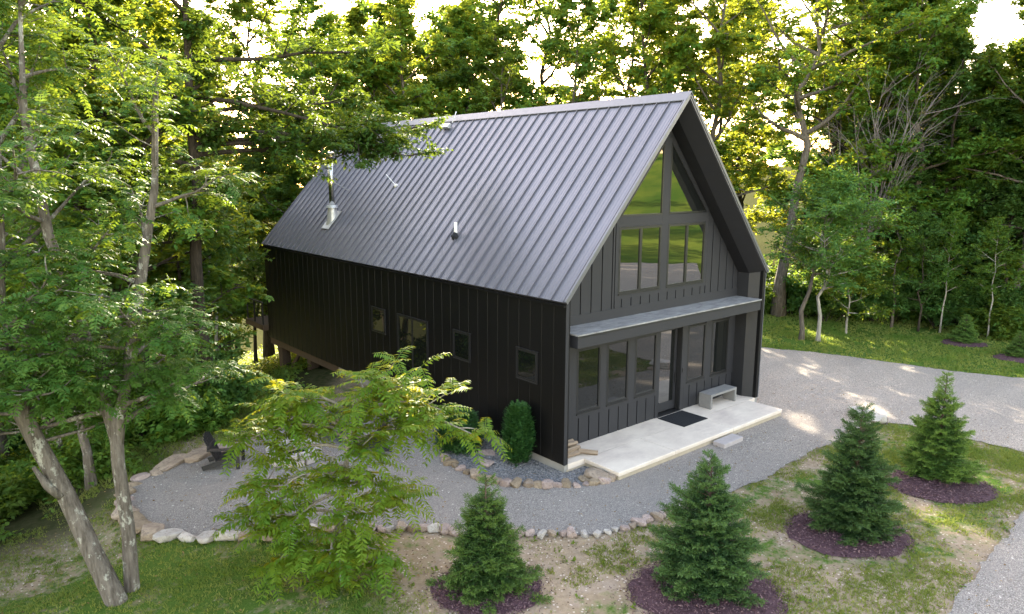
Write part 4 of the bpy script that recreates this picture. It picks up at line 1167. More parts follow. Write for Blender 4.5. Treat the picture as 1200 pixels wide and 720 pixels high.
    for (x, y, i, s) in ((-12.6, 6.5, 0, .9), (-13.4, 4.6, 2, 1.2), (-11.4, 8.2, 2, 1.1), (-12.6, 9.4, 0, 1), (-14.4, 6.4, 1, .9), (-10.6, 10.2, 2, 1.2), (-14.9, 3.4, 2, 1.2), (-9.9, 9.2, 2, .8), (-8.4, 10.9, 2, .8)):
        put_bush(x, y, i, s, 'green undergrowth bush on the shaded slope in the left woods', 'undergrowth bushes on the left slope')
    for k in range(46):
        b = 57.5 + 24 * (k + rr.random()) / 46; d = rr.uniform(40.8, 45.5)
        x, y = bearing(b, d)
        put_bush(x, y, rr.choice((0, 1, 1)), rr.uniform(.75, 1.35), 'leafy bush in the undergrowth at the foot of the right woods', 'undergrowth bushes below the right woods')
    for k in range(14):
        b = 27 + 31 * (k + rr.random()) / 14; d = rr.uniform(44, 52); x, y = bearing(b, d)
        put_bush(x, y, 1, rr.uniform(1.2, 1.8), 'bush on the slope behind the house', 'bushes behind the house')
    for (x, y, k, sc_) in ((57, -9, 1, .9), (65, -15, 0, .85), (73, -8, 1, 1.0), (60, 1, 3, 1.0), (84, -16, 0, .9), (50, -4, 3, .8)):  # out-of-view trees added to throw shadow bands on the mirrored meadow
        make_tree('forest_tree', big[k], (x, y, gz(x, y)), rr.uniform(0, 6.28), sc_, 'unseen broadleaf tree added beyond the right woods to shade the meadow', 'tree', 'unseen trees added to shade the meadow')
    # distant trees seen only as a far line across the meadow
    far = [forest_tree(171, 10, 0.2, 0.2, 3.4, 14, 5, 5, 12, 0.34, 0.22, 'leaf_dark', 'bark_dark')]
    for (x, y, s) in ((100, -62, 1.0), (112, -92, .9), (90, -74, .0), (128, -78, 1.1)):
        if s: make_tree('meadow_tree', far[0], (x, y, gz(x, y)), rr.uniform(0, 6), s, 'lone tree on the skyline of the meadow across from the gable', 'tree', 'skyline trees on the meadow')
woodland()

# ------------------------------------------------------------------ the near trees on the left
def near_trees():
    def compound(S, n_per, length, pairs, ll, lw, droop=0.35):
        P0, P1 = S.arrays(); rng = S.rng; k = len(P0)
        D = nrm(P1 - P0); parts = []
        for j in range(n_per):
            t = (j + 0.7) / n_per
            lat = nrm(np.cross(D, UPV + rng.normal(0, .1, (k, 3)))) * (1 if j % 2 else -1)
            d = D * 0.75 + lat * 0.75 + rng.normal(0, 0.22, (k, 3)); d[:, 2] += 0.05
            if j == n_per - 1: d = D + rng.normal(0, .15, (k, 3))
            parts.append(pinnate(P0 + (P1 - P0) * t, d, length * rng.uniform(.75, 1.2, k), pairs, ll, lw, rng, droop))
        return cat(parts)
    # leaning lichen-barked tree
    S = Skeleton(31); r = S.r
    tp = [Vector(p) for p in ((0, 0, -0.6), (0.02, 0, 0.0), (-0.25, 0.18, 1.0), (-0.52, 0.42, 2.1), (-0.84, 0.60, 3.1), (-1.08, 0.72, 4.0), (-1.15, 0.80, 5.2), (-1.0, 0.95, 6.6), (-0.85, 1.1, 8.2), (-0.7, 1.2, 10.0))]
    S.wood.tube(tp, [0.22, 0.188, 0.160, 0.148, 0.140, 0.135, 0.12, 0.12, 0.085, 0.03], 12)
    S.wood.tube([tp[3] + Vector((-0.06, -0.05, 0.0)), tp[3] + Vector((-0.25, -0.05, 0.22)), tp[3] + Vector((-0.42, -0.05, 0.62))], [0.10, 0.07, 0.03], 8)
    for k in range(17):
        t = 0.50 + 0.48 * (k + r.random() * .7) / 17
        p, d = S.along(tp, t); az = k * 2.4 + r.gauss(0, .4); f = k / 17
        el = 0.15 + 0.8 * f + r.gauss(0, .15)
        S.limb(p, (math.cos(az) * math.cos(el), math.sin(az) * math.cos(el), math.sin(el)), r.uniform(2.0, 3.5) * (1 - .35 * f), 0.07 - 0.03 * f, 6, 5, 0.5, 0.05, 0.25)
    for k in range(8):
        p, d = S.along(tp, 0.44 + .022 * k); az = k * 0.83 + r.gauss(0, .2)
        S.limb(p, (math.cos(az), math.sin(az), .08), r.uniform(1.5, 2.4), .035, 6, 5, .5, -.01, .25)
    e = empty('lichen_tree', (-10.16, 1.19, 0), 0, 'leaning lichen-spotted tree at the lower left, its trunk tilting left', 'tree')
    link('trunk', S.wood.mesh('trunk', M['bark_lichen'], True, False), e)
    V, F, A = compound(S, 4, 0.33, 5, 0.105, 0.042)
    link('crown', np_mesh('crown', V, F, M['leaf_near'], {'lr': A}), e)
    # upright forked tree
    S = Skeleton(32); r = S.r
    tp = [Vector(p) for p in ((0, 0, -0.6), (0, 0, 0), (0.03, -0.03, 1.2), (-0.02, 0.0, 2.5), (0.02, -0.02, 3.55))]
    S.wood.tube(tp, [0.175, 0.138, 0.118, 0.113, 0.108], 12)
    fa = [Vector(p) for p in ((0.0, 0.0, 2.7), (-0.08, 0.06, 3.4), (-0.20, 0.16, 4.1), (-0.30, 0.25, 5.0), (-0.62, 0.5, 6.6), (-0.75, 0.7, 8.6), (-0.6, .8, 10.6))]
    fb = [Vector(p) for p in ((0.0, 0.0, 2.7), (0.07, -0.05, 3.4), (0.22, -0.14, 4.0), (0.36, -0.24, 4.8), (0.55, -0.42, 5.9), (0.85, -.55, 7.4), (1.0, -.6, 9.0))]
    S.wood.tube(fa, [0.085, 0.098, 0.095, 0.09, 0.085, 0.06, 0.02], 9); S.wood.tube(fb, [0.09, 0.105, 0.105, 0.095, 0.09, 0.06, 0.02], 9)
    for k in range(24):
        src = fa if k % 2 else fb
        t = 0.12 + 0.86 * (k + r.random()) / 24
        p, d = S.along(src, min(t, .98)); az = k * 2.4 + r.gauss(0, .4); f = k / 24
        el = 0.05 + 0.8 * f + r.gauss(0, .18)
        S.limb(p, (math.cos(az) * math.cos(el), math.sin(az) * math.cos(el), math.sin(el)), r.uniform(1.8, 3.0) * (1 - .3 * f) * (0.62 if math.cos(az) > .2 else 1.0), 0.06 - 0.025 * f, 6, 4, 0.5, 0.04, 0.25)
    for k in range(9):
        src = fa if k % 2 else fb
        p, d = S.along(src, 0.34 + .03 * k); az = 1.6 + k * 0.45 + r.gauss(0, .2)
        S.limb(p, (math.cos(az), math.sin(az), .12), r.uniform(1.5, 2.3) * (.6 if math.cos(az) > .2 else 1), .035, 6, 4, .5, -.01, .25)
    e = empty('lichen_tree', (-9.83, 1.44, 0), 0, 'upright lichen-spotted tree beside the terrace boulders, its trunk forking into two', 'tree')
    link('trunk', S.wood.mesh('trunk', M['bark_lichen'], True, False), e)
    V, F, A = compound(S, 4, 0.31, 5, 0.10, 0.040)
    link('crown', np_mesh('crown', V, F, M['leaf_near'], {'lr': A}), e)
    # thinner pair behind it
    for (x, y, seed, lab, lean) in ((-9.45, 7.3, 33, 'thin grey trunked tree standing behind the terrace left corner', (-0.5, .2)), (-9.9, 8.3, 34, 'thin tilted tree further down the bank behind the terrace left corner', (-1.3, .5))):
        make_tree('young_tree', forest_tree(seed, 11.5, 0.13, 0.42, 2.6, 13, 6, 6, 12, 0.17, 0.095, 'leaf_oak', 'bark_lichen', lean), (x, y, gz(x, y)), 0, 1.0, lab)
    # big one whose bough reaches over the roof
    S = Skeleton(35); r = S.r
    H = 17; tp = [Vector((0.02 * z + r.gauss(0, .08), 0.01 * z + r.gauss(0, .08), z)) for z in np.linspace(-.5, H, 10)]
    S.trunk(tp, 0.26, 0.04, 10)
    for k in range(20):
        f = k / 20; p, d = S.along(tp, 0.36 + .62 * f); az = k * 2.4 + r.gauss(0, .3); el = .1 + .9 * f + r.gauss(0, .12)
        S.limb(p, (math.cos(az) * math.cos(el), math.sin(az) * math.cos(el), math.sin(el)), r.uniform(3.2, 4.8) * (1 - .4 * f) * (0.30 if math.cos(az + .5) > -.1 else 1.0), 0.10 - .05 * f, 8, 7, .6, .04)
    for k, (zz, dx, dy, dz, LL) in enumerate(((8.3, 1.0, -.46, .11, 7.0), (9.0, 1.0, -.34, .07, 6.6), (10.0, .95, -.5, .06, 6.4), (8.8, .9, -.6, .10, 5.6), (9.5, 1.0, -.1, .05, 5.0), (11.0, .9, -.6, .05, 5.6), (8.6, 1.0, -.52, .13, 6.0))):
        p, d = S.along(tp, (zz + .5) / (H + .5))
        S.limb(p, (dx, dy, dz), LL, 0.085, 15, 10, .5, -0.012, .2, .07, .28, .9, .3)
    P0, P1 = S.arrays(); V, F, A = spray_leaves(P0, P1, 14, .19, .085, S.rng, .3)
    e = make_tree('forest_tree', (S.wood.mesh('trunk', M['bark_dark'], True, False), np_mesh('crown', V, F, M['leaf_near'], {'lr': A})), (-5.6, 10.4, gz(-5.6, 10.4)), 0, 1.0,
                  'tall tree beside the terrace whose long leafy boughs reach over the roof and flue')
    make_tree('forest_tree', forest_tree(36, 18, 0.34, 0.36, 3.3, 18, 8, 8, 15, .2, .11, 'leaf_oak', 'bark_dark', (0.2, .6)), (-7.4, 11.4, gz(-7.4, 11.4)), 0, 1.0,
              'thick dark trunked tree at the top of the wooded bank behind the terrace')
near_trees()

# ------------------------------------------------------------------ feathery compound-leaved tree in front of the terrace
def feathery_tree():
    S = Skeleton(41); r = S.r; rng = S.rng
    base = Vector((-6.5, -0.15, 0))
    tr = [Vector(p) for p in ((0, 0, -.3), (0.0, 0, 0.0), (0.10, -0.06, .9), (0.22, -0.1, 1.7), (0.34, -0.08, 2.4), (0.55, -0.18, 3.1))]
    S.wood.tube(tr, [.10, .085, .07, .06, .05, .03], 9)
    ends = []
    # stems: direction in view-plane right (rgt), towards view (fwd) and up
    rgt = Vector((math.cos(rad(YAW)), -math.sin(rad(YAW)), 0)); fwd = Vector((math.sin(rad(YAW)), math.cos(rad(YAW)), 0))
    stems = [(0.95, 1.25, 0.2, 2.75), (0.9, 0.55, -.4, 3.3), (0.85, -0.5, .25, 2.6), (0.8, -1.25, -.1, 2.15), (0.6, -1.7, .2, 1.4), (0.62, 1.0, -.5, 1.9), (0.5, 0.5, -.9, 1.3),
             (0.55, -0.6, -.8, 1.2), (0.98, -0.15, .4, 3.25), (0.98, 0.75, .35, 3.45), (0.45, 1.2, .3, 1.15), (0.8, 1.75, -.2, 2.8), (0.45, -1.3, -.6, .95), (0.9, -0.85, .5, 3.05), (0.4, 0.2, -1.1, .75), (0.99, 1.45, .2, 3.4), (0.35, -.6, -.7, .55), (0.35, .75, -.7, .65),
             (.98, -.7, -.3, 3.4), (.9, -1.25, .2, 2.9), (.99, 2.05, -.2, 3.0), (.55, -1.75, -.5, 1.1), (.4, -1.0, -.9, .35), (.4, 1.1, -.9, .30), (.45, .4, -1.2, .25), (.6, 1.5, -.4, 1.5), (.7, .1, -.7, 2.0), (.7, -.9, -.5, 1.75), (.8, .9, -.6, 2.5), (.3, 0.0, -1.0, .1), (.97, 2.8, -.4, 2.85), (.9, -1.7, -.3, 2.6), (.99, 1.6, -.25, 3.75), (.98, 1.15, -.3, 3.85), (.98, -.75, -.3, 3.6), (.99, 2.2, -.3, 3.3)]
    for t, a, f, h in stems:
        p, d = S.along(tr, t * .98)
        q = rgt * a + fwd * f + Vector((0, 0, h))
        mid = p.lerp(q, 0.5) + Vector((0, 0, 0.22 * (q - p).length)) * 0.6
        pts = [p, p.lerp(mid, .5) + Vector((0, 0, .05)), mid, mid.lerp(q, .5) + Vector((0, 0, .04)), q]
        S.wood.tube(pts, [.035, .03, .025, .02, .012], 6, False)
        for u in (.55, .72, .86, .97):
            c, cd = S.along(pts, u); ends.append((c, cd, 6 if u > .9 else (3 if u > .6 else 1)))
        for _ in range(2):
            c, cd = S.along(pts, r.uniform(.45, .9)); w = S.path(c, cd * .5 + Vector((r.gauss(0, .7), r.gauss(0, .7), r.uniform(0, .5))), r.uniform(.4, .75), 3, .1)
            S.wood.tube(w, [.016, .013, .010, .006], 5, False); ends.append((w[-1], (w[-1] - w[-2]).normalized(), 4))
    O, D = [], []
    for c, cd, n in ends:
        a0 = r.uniform(0, 6.28)
        for k in range(n):
            a = a0 + k * 2.4; v = Vector((math.cos(a), math.sin(a), r.uniform(-.45, .9)))
            O.append(c[:]); D.append(v.normalized()[:])
    O = np.array(O); D = np.array(D); k = len(O)
    V, F, A = pinnate(O, D, rng.uniform(.46, .80, k), 10, .16, .05, rng, .34)
    e = empty('feathery_tree', base, 0, 'small tree with long feathery compound leaves in front of the gravel terrace', 'tree')
    link('trunk', S.wood.mesh('trunk', M['stem'], True, False), e)
    link('crown', np_mesh('crown', V, F, M['leaf_yellow'], {'lr': A}), e)
feathery_tree()

# ------------------------------------------------------------------ spruces
def spruce(seed, H, Rb, mat='needle', open_top=0.0, p=.78, lean=0.0):
    r = random.Random(seed); rng = np.random.default_rng(seed)
    wood = MB(); wood.tube([(0, 0, -.1), (0, 0, H * .5), (0.01, 0, H * .97)], [.045 * H / 2.5, .028 * H / 2.5, .006], 8)
    S0, S1, TH = [], [], []; p_ = p
    z = 0.05 * H
    while z < H * 0.985:
        f = z / H
        rad_ = Rb * (1 - f) ** p_ * (0.93 + 0.10 * math.sin(z * 9 + seed)) + 0.03
        if f < .08: rad_ *= 0.88 + 1.5 * f
        n = max(3, int((16 * (1 - f) + 4) * (1 - open_top * smooth(.55, .8, f))))
        a0 = r.uniform(0, 6.28); wf = r.uniform(.84, 1.10)
        for k in range(n):
            a = a0 + 2 * math.pi * k / n + r.gauss(0, .22)
            Lb = rad_ * wf * r.uniform(.55, 1.14) * (1 + (0.28 if r.random() < .14 else 0))
            up = -0.18 + 0.95 * f ** 1.3 + r.gauss(0, .08)
            d = Vector((math.cos(a), math.sin(a), up)).normalized()
            p = Vector((lean * z, 0, z + r.gauss(0, .03)))
            pts = [p]
            dd = d.copy()
            for i in range(5):
                dd = (dd + Vector((0, 0, -0.05 + .055 * i))).normalized(); pts.append(pts[-1] + dd * Lb / 5)
            if r.random() < .05: continue
            wood.tube(pts, [.010, .009, .007, .006, .004, .002], 3, False)
            lat = Vector((-math.sin(a), math.cos(a), 0))
            m = max(3, int(Lb / .042))
            for j in range(m):
                t = .22 + .78 * (j + r.random() * .6) / m
                c, cd = Skeleton.along(pts, min(t, .99))
                ln = (0.085 + 0.26 * Lb * (1 - t)) * r.uniform(.7, 1.3)
                for s in (-1, 1):
                    v = (cd * .75 + lat * s * .8 + Vector((0, 0, r.uniform(-.30, .12)))).normalized()
                    S0.append(c[:]); S1.append((c + v * ln)[:])
                if r.random() < .5:
                    v = (cd * .8 + Vector((r.gauss(0, .3), r.gauss(0, .3), r.uniform(.2, .9)))).normalized(); S0.append(c[:]); S1.append((c + v * ln * .75)[:])
            S0.append(pts[-2][:]); S1.append((pts[-1] + dd * .05)[:])
        z += 0.062 + 0.05 * f + r.uniform(0, .02)
    # leader
    for k in range(5): S0.append((0, 0, H * (.9 + .02 * k))); S1.append((r.gauss(0, .01), r.gauss(0, .01), H * (.95 + .012 * k)))
    P0 = np.array(S0); P1 = np.array(S1); n = len(P0)
    D = nrm(P1 - P0); Ln = np.linalg.norm(P1 - P0, axis=1)
    per = 11
    t = (np.arange(per) + .4) / per
    base = P0[:, None] + (P1 - P0)[:, None] * t[None, :, None]
    u = nrm(np.cross(D, rng.normal(0, 1, (n, 3)))); w = np.cross(D, u)
    ang = np.arange(per) * 2.2
    rd = u[:, None] * np.cos(ang)[None, :, None] + w[:, None] * np.sin(ang)[None, :, None]
    d = nrm(D[:, None] * .9 + rd * .75 + rng.normal(0, .1, (n, per, 3)))
    ll = np.repeat(np.clip(Ln * .45, .03, .06), per) * rng.uniform(.8, 1.25, n * per)
    nn = nrm(np.cross(d, rng.normal(0, 1, d.shape))).reshape(-1, 3)
    V, F = blades_to_quads(base.reshape(-1, 3), d.reshape(-1, 3), nn, ll, ll * .27, 0)
    # outer, younger shoots are lighter
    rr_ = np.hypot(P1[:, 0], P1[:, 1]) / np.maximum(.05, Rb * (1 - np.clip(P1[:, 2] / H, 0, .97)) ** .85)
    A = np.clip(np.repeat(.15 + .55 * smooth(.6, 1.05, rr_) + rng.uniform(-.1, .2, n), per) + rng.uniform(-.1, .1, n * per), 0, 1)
    return wood.mesh('trunk', M['needle_stem'], True, False), np_mesh('needles', V, F, M[mat], {'lr': A})

def conifers():
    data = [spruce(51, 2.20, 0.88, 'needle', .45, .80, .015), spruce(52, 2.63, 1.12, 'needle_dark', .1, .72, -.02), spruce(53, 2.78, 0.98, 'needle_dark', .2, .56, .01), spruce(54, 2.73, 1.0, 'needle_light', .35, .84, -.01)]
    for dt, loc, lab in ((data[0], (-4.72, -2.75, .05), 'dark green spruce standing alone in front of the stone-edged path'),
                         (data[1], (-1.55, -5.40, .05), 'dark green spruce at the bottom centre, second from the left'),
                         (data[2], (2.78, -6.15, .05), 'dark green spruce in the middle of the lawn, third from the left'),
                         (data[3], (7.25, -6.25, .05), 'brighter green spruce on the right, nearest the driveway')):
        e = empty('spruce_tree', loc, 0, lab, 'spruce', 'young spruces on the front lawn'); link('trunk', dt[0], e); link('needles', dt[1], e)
    sm = spruce(55, 1.32, 0.62)
    for loc, s, lab in (((24.6, -1.25, 0.03), 1.0, 'little spruce in a dark mulch ring on the far lawn'), ((23.35, -3.7, 0.03), .85, 'little spruce cut by the right edge on the far lawn')):
        e = empty('spruce_tree', loc, 0.4, lab, 'spruce', 'small spruces on the far lawn'); e.scale = (s, s, s); link('trunk', sm[0], e); link('needles', sm[1], e)
    # columnar cedar and round shrubs by the wall
    def cedar(seed, H, R, n, col=True):
        rng = np.random.default_rng(seed)
        h = rng.uniform(.02, 1, n) ** (.9 if col else .8); a = rng.uniform(0, 6.28, n)
        prof = (np.minimum(1, .72 + h * .9) * np.sqrt(np.clip(1 - ((h - .35) / .68).clip(0) ** 2.4, 0, 1))) if col else np.sqrt(np.clip(1 - ((h - .35) / .66) ** 2, 0, 1))
        lump = 1 + .17 * np.sin(a * 4 + h * 9) + .12 * np.sin(a * 7 - h * 23)
        rr_ = R * prof * lump * rng.uniform(.55, 1.02, n) ** .6
        rr_ = rr_ * (1 + np.where(rng.uniform(0, 1, n) < .08, rng.uniform(.1, .3, n), 0)); O = np.stack([np.cos(a) * rr_, np.sin(a) * rr_, h * H], 1)
        D = np.stack([np.cos(a) * (.55 if col else .9), np.sin(a) * (.55 if col else .9), np.full(n, .95 if col else .4)], 1) + rng.normal(0, .42, (n, 3))
        return pinnate(O, D, rng.uniform(.08, .27, n), 6, .05 if col else .07, .017, rng, .12)
    for H, R, n, col, loc, lab, nm in ((1.52, .30, 3200, True, (-.43, 1.30, .03), 'columnar dark green cedar shrub against the black side wall', 'cedar_shrub'),
                                       (1.0, .52, 2600, False, (-1.0, 3.15, .03), 'spreading dark green shrub beneath the feathery tree leaves', 'evergreen_shrub'),
                                       (1.1, .40, 2000, True, (-.42, 6.4, .03), 'dark shrub against the side wall below the wide side window', 'evergreen_shrub')):
        e = empty(nm, loc, 0, lab, 'shrub')
        m = MB(); m.tube([(0, 0, -.05), (0, 0, H * .75)], [.035, .01], 6); m.build('trunk', M['needle_stem'], e)
        V, F, A = cedar(hash(nm) % 7 + int(H * 10), H, R, n, col); link('foliage', np_mesh('foliage', V, F, M['cedar'], {'lr': A}), e)
    # mulch beds
    rng = np.random.default_rng(8)
    beds = [(-4.75, -2.85, 1.00, .85, 'dark purple brown mulch bed under the spruce in front of the path'), (-1.75, -5.55, 1.42, 1.2, 'dark mulch bed under the bottom centre spruce'),
            (2.55, -6.18, 1.28, 1.02, 'dark mulch bed under the mid-lawn spruce'), (6.80, -6.50, 1.28, 1.05, 'dark mulch bed under the brighter spruce near the driveway'),
            (24.5, -1.3, 1.0, .8, 'small dark mulch ring under the little spruce on the far lawn'), (23.2, -3.8, 1.0, .8, 'small dark mulch ring at the right edge of the far lawn')]
    for (x, y, a, b, lab) in beds:
        ring = 44; V = [(0, 0, .075)]; F = []
        for q in (.35, .7, .9, 1.0):
            for k in range(ring):
                t = 2 * math.pi * k / ring; w = 1 + .16 * mnoise.noise(Vector((math.cos(t) * 1.7 + x, math.sin(t) * 1.7 + y, 1))) + .10 * mnoise.noise(Vector((math.cos(t) * 6 + x, math.sin(t) * 6 + y, 4)))
                c, s = math.cos(t) * a * q * w, math.sin(t) * b * q * w; th = rad(-38)
                V.append((c * math.cos(th) - s * math.sin(th), c * math.sin(th) + s * math.cos(th), .075 * (1 - q ** 3) + .012))
        F4 = [(0, 1 + k, 1 + (k + 1) % ring, 1 + (k + 1) % ring) for k in range(ring)]
        mb = MB(); mb.v = V
        for k in range(ring): mb.f.append((0, 1 + k, 1 + (k + 1) % ring)); mb.m.append(0)
        for j in range(3):
            for k in range(ring):
                A0 = 1 + j * ring + k; B0 = 1 + j * ring + (k + 1) % ring
                mb.f.append((A0, A0 + ring, B0 + ring, B0)); mb.m.append(0)
        # chips
        n = 5200 if x < 20 else 500
        t = rng.uniform(0, 6.28, n); q = np.sqrt(rng.uniform(0, 1, n)) * np.where(rng.uniform(0, 1, n) < .12, 1.25, 1.04); c = np.cos(t) * a * q; s = np.sin(t) * b * q; th = rad(-38)
        P = np.stack([c * math.cos(th) - s * math.sin(th), c * math.sin(th) + s * math.cos(th), np.clip(.08 * (1 - q ** 3), 0, 1) + rng.uniform(.008, .045, n)], 1)
        D = nrm(np.stack([rng.normal(0, 1, n), rng.normal(0, 1, n), rng.normal(0, .3, n)], 1)); N_ = nrm(UPV + rng.normal(0, .5, (n, 3)))
        CV, CF = blades_to_quads(P, D, N_, rng.uniform(.03, .09, n), rng.uniform(.012, .028, n), 0)
        o = len(mb.v); mb.v += [tuple(v) for v in CV]
        for f in CF: mb.f.append(tuple(int(i) + o for i in f)); mb.m.append(0)
        me = mb.mesh('mulch_bed', M['mulch'], False, False)
        at = me.attributes.new('lr', 'FLOAT', 'FACE'); lr = rng.uniform(0, 1, len(me.polygons)); lr[:ring * 4] = .35; at.data.foreach_set('value', lr.astype(np.float32))
        tag(link('mulch_bed', me, None, (x, y, gz(x, y) + .004)), lab, 'mulch bed')
    return beds
BEDS = conifers()

# ------------------------------------------------------------------ grass
def grass():
    rng = np.random.default_rng(77)
    def nz(x, y, s, o=0.0): 
        return np.array([mnoise.noise(Vector((a * s + o, b * s - o, o))) for a, b in zip(x, y)])
    def field(n, x0, x1, y0, y1, keep, h, w, dens):
        X = rng.uniform(x0, x1, n); Y = rng.uniform(y0, y1, n)
        k = keep(X, Y) & ~inside(FOOT_POLY, X, Y)
        for (bx, by, a, b, _) in BEDS: k &= np.hypot(X - bx, Y - by) > (a + b) / 2 * .98
        X, Y = X[k], Y[k]
        p = dens(X, Y)
        v = nz(X, Y, .55, 3.1) * .9 + nz(X, Y, 2.3, 8.7) * .5 + p
        k = rng.uniform(0, 1, len(X)) < np.clip(v, 0, 1); X, Y, v = X[k], Y[k], v[k]
        per = 4; n = len(X) * per
        X = np.repeat(X, per) + rng.normal(0, .025, n); Y = np.repeat(Y, per) + rng.normal(0, .025, n); v = np.repeat(v, per)
        Z = ground_z(X, Y) - .004
        B = np.stack([X, Y, Z], 1)
        d = nrm(np.stack([rng.normal(0, .55, n), rng.normal(0, .55, n), np.ones(n)], 1))
        s = nrm(np.cross(d, rng.normal(0, 1, (n, 3))))
        hh = h * rng.uniform(.5, 1.3, n)[:, None]; ww = w * rng.uniform(.7, 1.3, n)[:, None]
        tipv = B + d * hh; tipv[:, 2] -= hh[:, 0] * .1
        V = np.stack([B - s * ww, B + s * ww, tipv], 1).reshape(-1, 3)
        lr = np.clip(1.0 - v * .75 + rng.normal(0, .2, n), 0, 1)
        return V, np.arange(len(V)).reshape(-1, 3), lr
    near = [field(95000, -3.5, 12, -9.2, -3.0, lambda x, y: np.ones_like(x, bool), .075, .009, lambda x, y: .20 + .13 * smooth(0, 4, x)),
            field(42000, -14.5, -5.2, -4.5, 6.5, lambda x, y: -0.5 * x + .866 * y < 11.0, .075, .008, lambda x, y: .52 - .30 * smooth(-7.5, -5.5, x)),
            field(16000, -10.5, -3, 6.6, 13, lambda x, y: -0.5 * x + .866 * y < 13.2, .11, .010, lambda x, y: .75 + 0 * x),
            field(3500, -7, -2.5, -5, -.5, lambda x, y: np.ones_like(x, bool), .06, .007, lambda x, y: .12 + 0 * x)]
    V, F, A = cat(near)
    tag(link('lawn_grass', np_mesh('lawn_grass', V, F, M['blade'], {'lr': A})), 'patchy short grass on the front lawn and around the terrace', 'grass', kind='stuff')
    far = [field(80000, 14, 34, -12, 16, lambda x, y: .86 * x + .5 * y < 26.0, .11, .022, lambda x, y: .62 + 0 * x)]
    V, F, A = cat(far)
    tag(link('lawn_grass', np_mesh('lawn_grass', V, F, M['blade'], {'lr': A})), 'mown grass on the strip of lawn beyond the driveway', 'grass', kind='stuff')
    # fallen leaves and small weeds
    n = 4200
    X = rng.uniform(-13, 13, n); Y = rng.uniform(-10, 8, n); k = (-0.5 * X + .866 * Y < 11) & ~((X > -.3) & (X < 9.4) & (Y > -1.3)); X, Y = X[k], Y[k]; n = len(X)
    B = np.stack([X, Y, ground_z(X, Y) + np.where(inside(FOOT_POLY, X, Y), .045, .02)], 1)
    d = nrm(np.stack([rng.normal(0, 1, n), rng.normal(0, 1, n), rng.normal(0, .15, n)], 1)); nn = nrm(UPV + rng.normal(0, .3, (n, 3))); sz = rng.uniform(.03, .075, n)
    V, F = blades_to_quads(B, d, nn, sz, sz * .55)
    tag(link('fallen_leaves', np_mesh('fallen_leaves', V, F, M['dry_leaf'], {'lr': rng.uniform(0, 1, n)})), 'dry fallen leaves scattered over the grass and gravel', 'leaves', kind='stuff')
    n = 420
    X = rng.uniform(-13, 12, n); Y = rng.uniform(-9, 7, n); k = (-0.5 * X + .866 * Y < 10.6) & ~inside(FOOT_POLY, X, Y)
    for (bx, by, a, b, _) in BEDS: k &= np.hypot(X - bx, Y - by) > (a + b) / 2 * 1.05
    X, Y = X[k], Y[k]; per = 9; n = len(X) * per
    B = np.repeat(np.stack([X, Y, ground_z(X, Y)], 1), per, 0) + rng.normal(0, .03, (n, 3)) * np.array([1, 1, .2]); B[:, 2] += .02
    d = nrm(np.stack([rng.normal(0, 1, n), rng.normal(0, 1, n), rng.uniform(.1, .8, n)], 1)); nn = nrm(UPV + rng.normal(0, .35, (n, 3))); sz = rng.uniform(.05, .12, n)
    V, F = blades_to_quads(B, d, nn, sz, sz * .4)
    tag(link('lawn_weeds', np_mesh('lawn_weeds', V, F, M['leaf_under'], {'lr': rng.uniform(0, 1, n)})), 'small broad leaved weeds dotted through the lawn', 'weeds', kind='stuff')
    # low leafy cover on the woodland floor
    n = 52000
    X = rng.uniform(-20, 20, n); Y = rng.uniform(2, 46, n); k = (-0.5 * X + .866 * Y > 10.9) | ((X < -12.6) & (Y > 3.6)); X, Y = X[k], Y[k]
    X2 = rng.uniform(18, 36, 16000); Y2 = rng.uniform(-8, 20, 16000); k = .86 * X2 + .5 * Y2 > 24.6
    X = np.concatenate([X, X2[k]]); Y = np.concatenate([Y, Y2[k]])
    v = nz(X, Y, .4, 5.5); k = v > -.12; X, Y = X[k], Y[k]; n = len(X)
    B = np.stack([X, Y, ground_z(X, Y) + rng.uniform(.05, .4, n)], 1)
    per = 3
    B = np.repeat(B, per, 0) + rng.normal(0, .07, (n * per, 3)); n *= per
    d = nrm(np.stack([rng.normal(0, 1, n), rng.normal(0, 1, n), rng.normal(.0, .4, n)], 1)); nn = nrm(UPV + rng.normal(0, .5, (n, 3)))
    s = rng.uniform(.09, .20, n); V, F = blades_to_quads(B, d, nn, s, s * .6)
    tag(link('ground_cover', np_mesh('ground_cover', V, F, M['leaf_under'], {'lr': rng.uniform(0, 1, n)})), 'low leafy ground cover on the woodland floor', 'ground cover', kind='stuff')
grass()

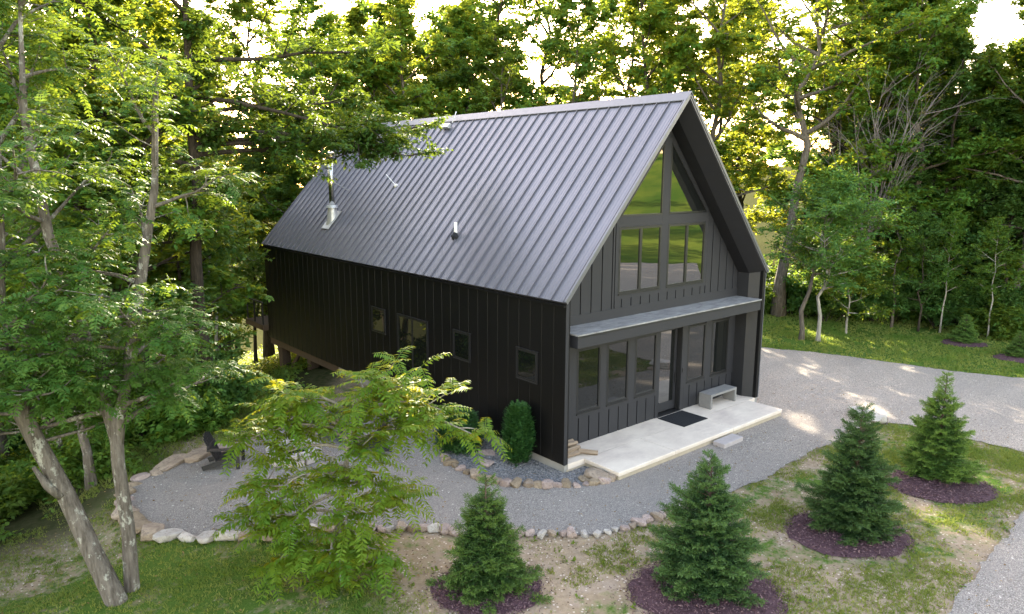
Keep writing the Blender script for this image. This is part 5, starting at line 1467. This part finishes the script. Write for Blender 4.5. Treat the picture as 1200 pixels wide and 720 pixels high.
# ------------------------------------------------------------------ light, sky, camera
sd = Vector((math.sin(rad(SUN_AZ)) * math.cos(rad(SUN_EL)), math.cos(rad(SUN_AZ)) * math.cos(rad(SUN_EL)), math.sin(rad(SUN_EL))))
sl = bpy.data.lights.new('sun', 'SUN'); sl.energy = 4.4; sl.angle = rad(0.6); sl.color = (1.0, 0.88, 0.68)
so = bpy.data.objects.new('sun', sl); COL.objects.link(so); so.rotation_euler = sd.to_track_quat('Z', 'Y').to_euler(); so.location = sd * 60
wd = bpy.data.worlds.new('World'); sc.world = wd; wd.use_nodes = True
nt = wd.node_tree; bg = nt.nodes.get('Background') or nt.nodes.new('ShaderNodeBackground')
sky = nt.nodes.new('ShaderNodeTexSky'); sky.sky_type = 'NISHITA'; sky.sun_disc = False
sky.sun_elevation = rad(SUN_EL); sky.sun_rotation = rad(SUN_AZ); sky.air_density = 1.2; sky.dust_density = 1.2; sky.ozone_density = 0.0
tint = nt.nodes.new('ShaderNodeMix'); tint.data_type = 'RGBA'; tint.blend_type = 'MULTIPLY'; tint.inputs[0].default_value = 1.0
tint.inputs[7].default_value = (1.22, 0.98, 0.83, 1); nt.links.new(sky.outputs[0], tint.inputs[6])
nt.links.new(tint.outputs[2], bg.inputs[0]); bg.inputs[1].default_value = 0.15

cd = bpy.data.cameras.new('camera'); co = bpy.data.objects.new('camera', cd); COL.objects.link(co); sc.camera = co
cd.sensor_width = 36.0; cd.sensor_fit = 'HORIZONTAL'; cd.lens = 840.74 / 1200 * 36.0; cd.clip_end = 3000
yaw, pit, roll = rad(40.213), rad(-10.455), rad(0.187)
fw = Vector((math.sin(yaw) * math.cos(pit), math.cos(yaw) * math.cos(pit), math.sin(pit)))
rt = Vector((math.cos(yaw), -math.sin(yaw), 0)); up = rt.cross(fw)
r2 = rt * math.cos(roll) + up * math.sin(roll); u2 = up * math.cos(roll) - rt * math.sin(roll)
mw = Matrix((r2, u2, -fw)).transposed().to_4x4(); mw.translation = Vector((-12.316, -12.475, 7.638)); co.matrix_world = mw

sc.render.engine = 'CYCLES'
sc.view_settings.view_transform = 'Standard'; sc.view_settings.look = 'None'; sc.view_settings.gamma = 1.0
sc.view_settings.exposure = 3.22
cy = sc.cycles
cy.max_bounces = 9; cy.diffuse_bounces = 6; cy.glossy_bounces = 3; cy.transmission_bounces = 6; cy.transparent_max_bounces = 4
cy.sample_clamp_indirect = 6.0; cy.caustics_reflective = False; cy.caustics_refractive = False
cy.use_denoising = True
try: cy.denoiser = 'OPENIMAGEDENOISE'
except Exception: pass
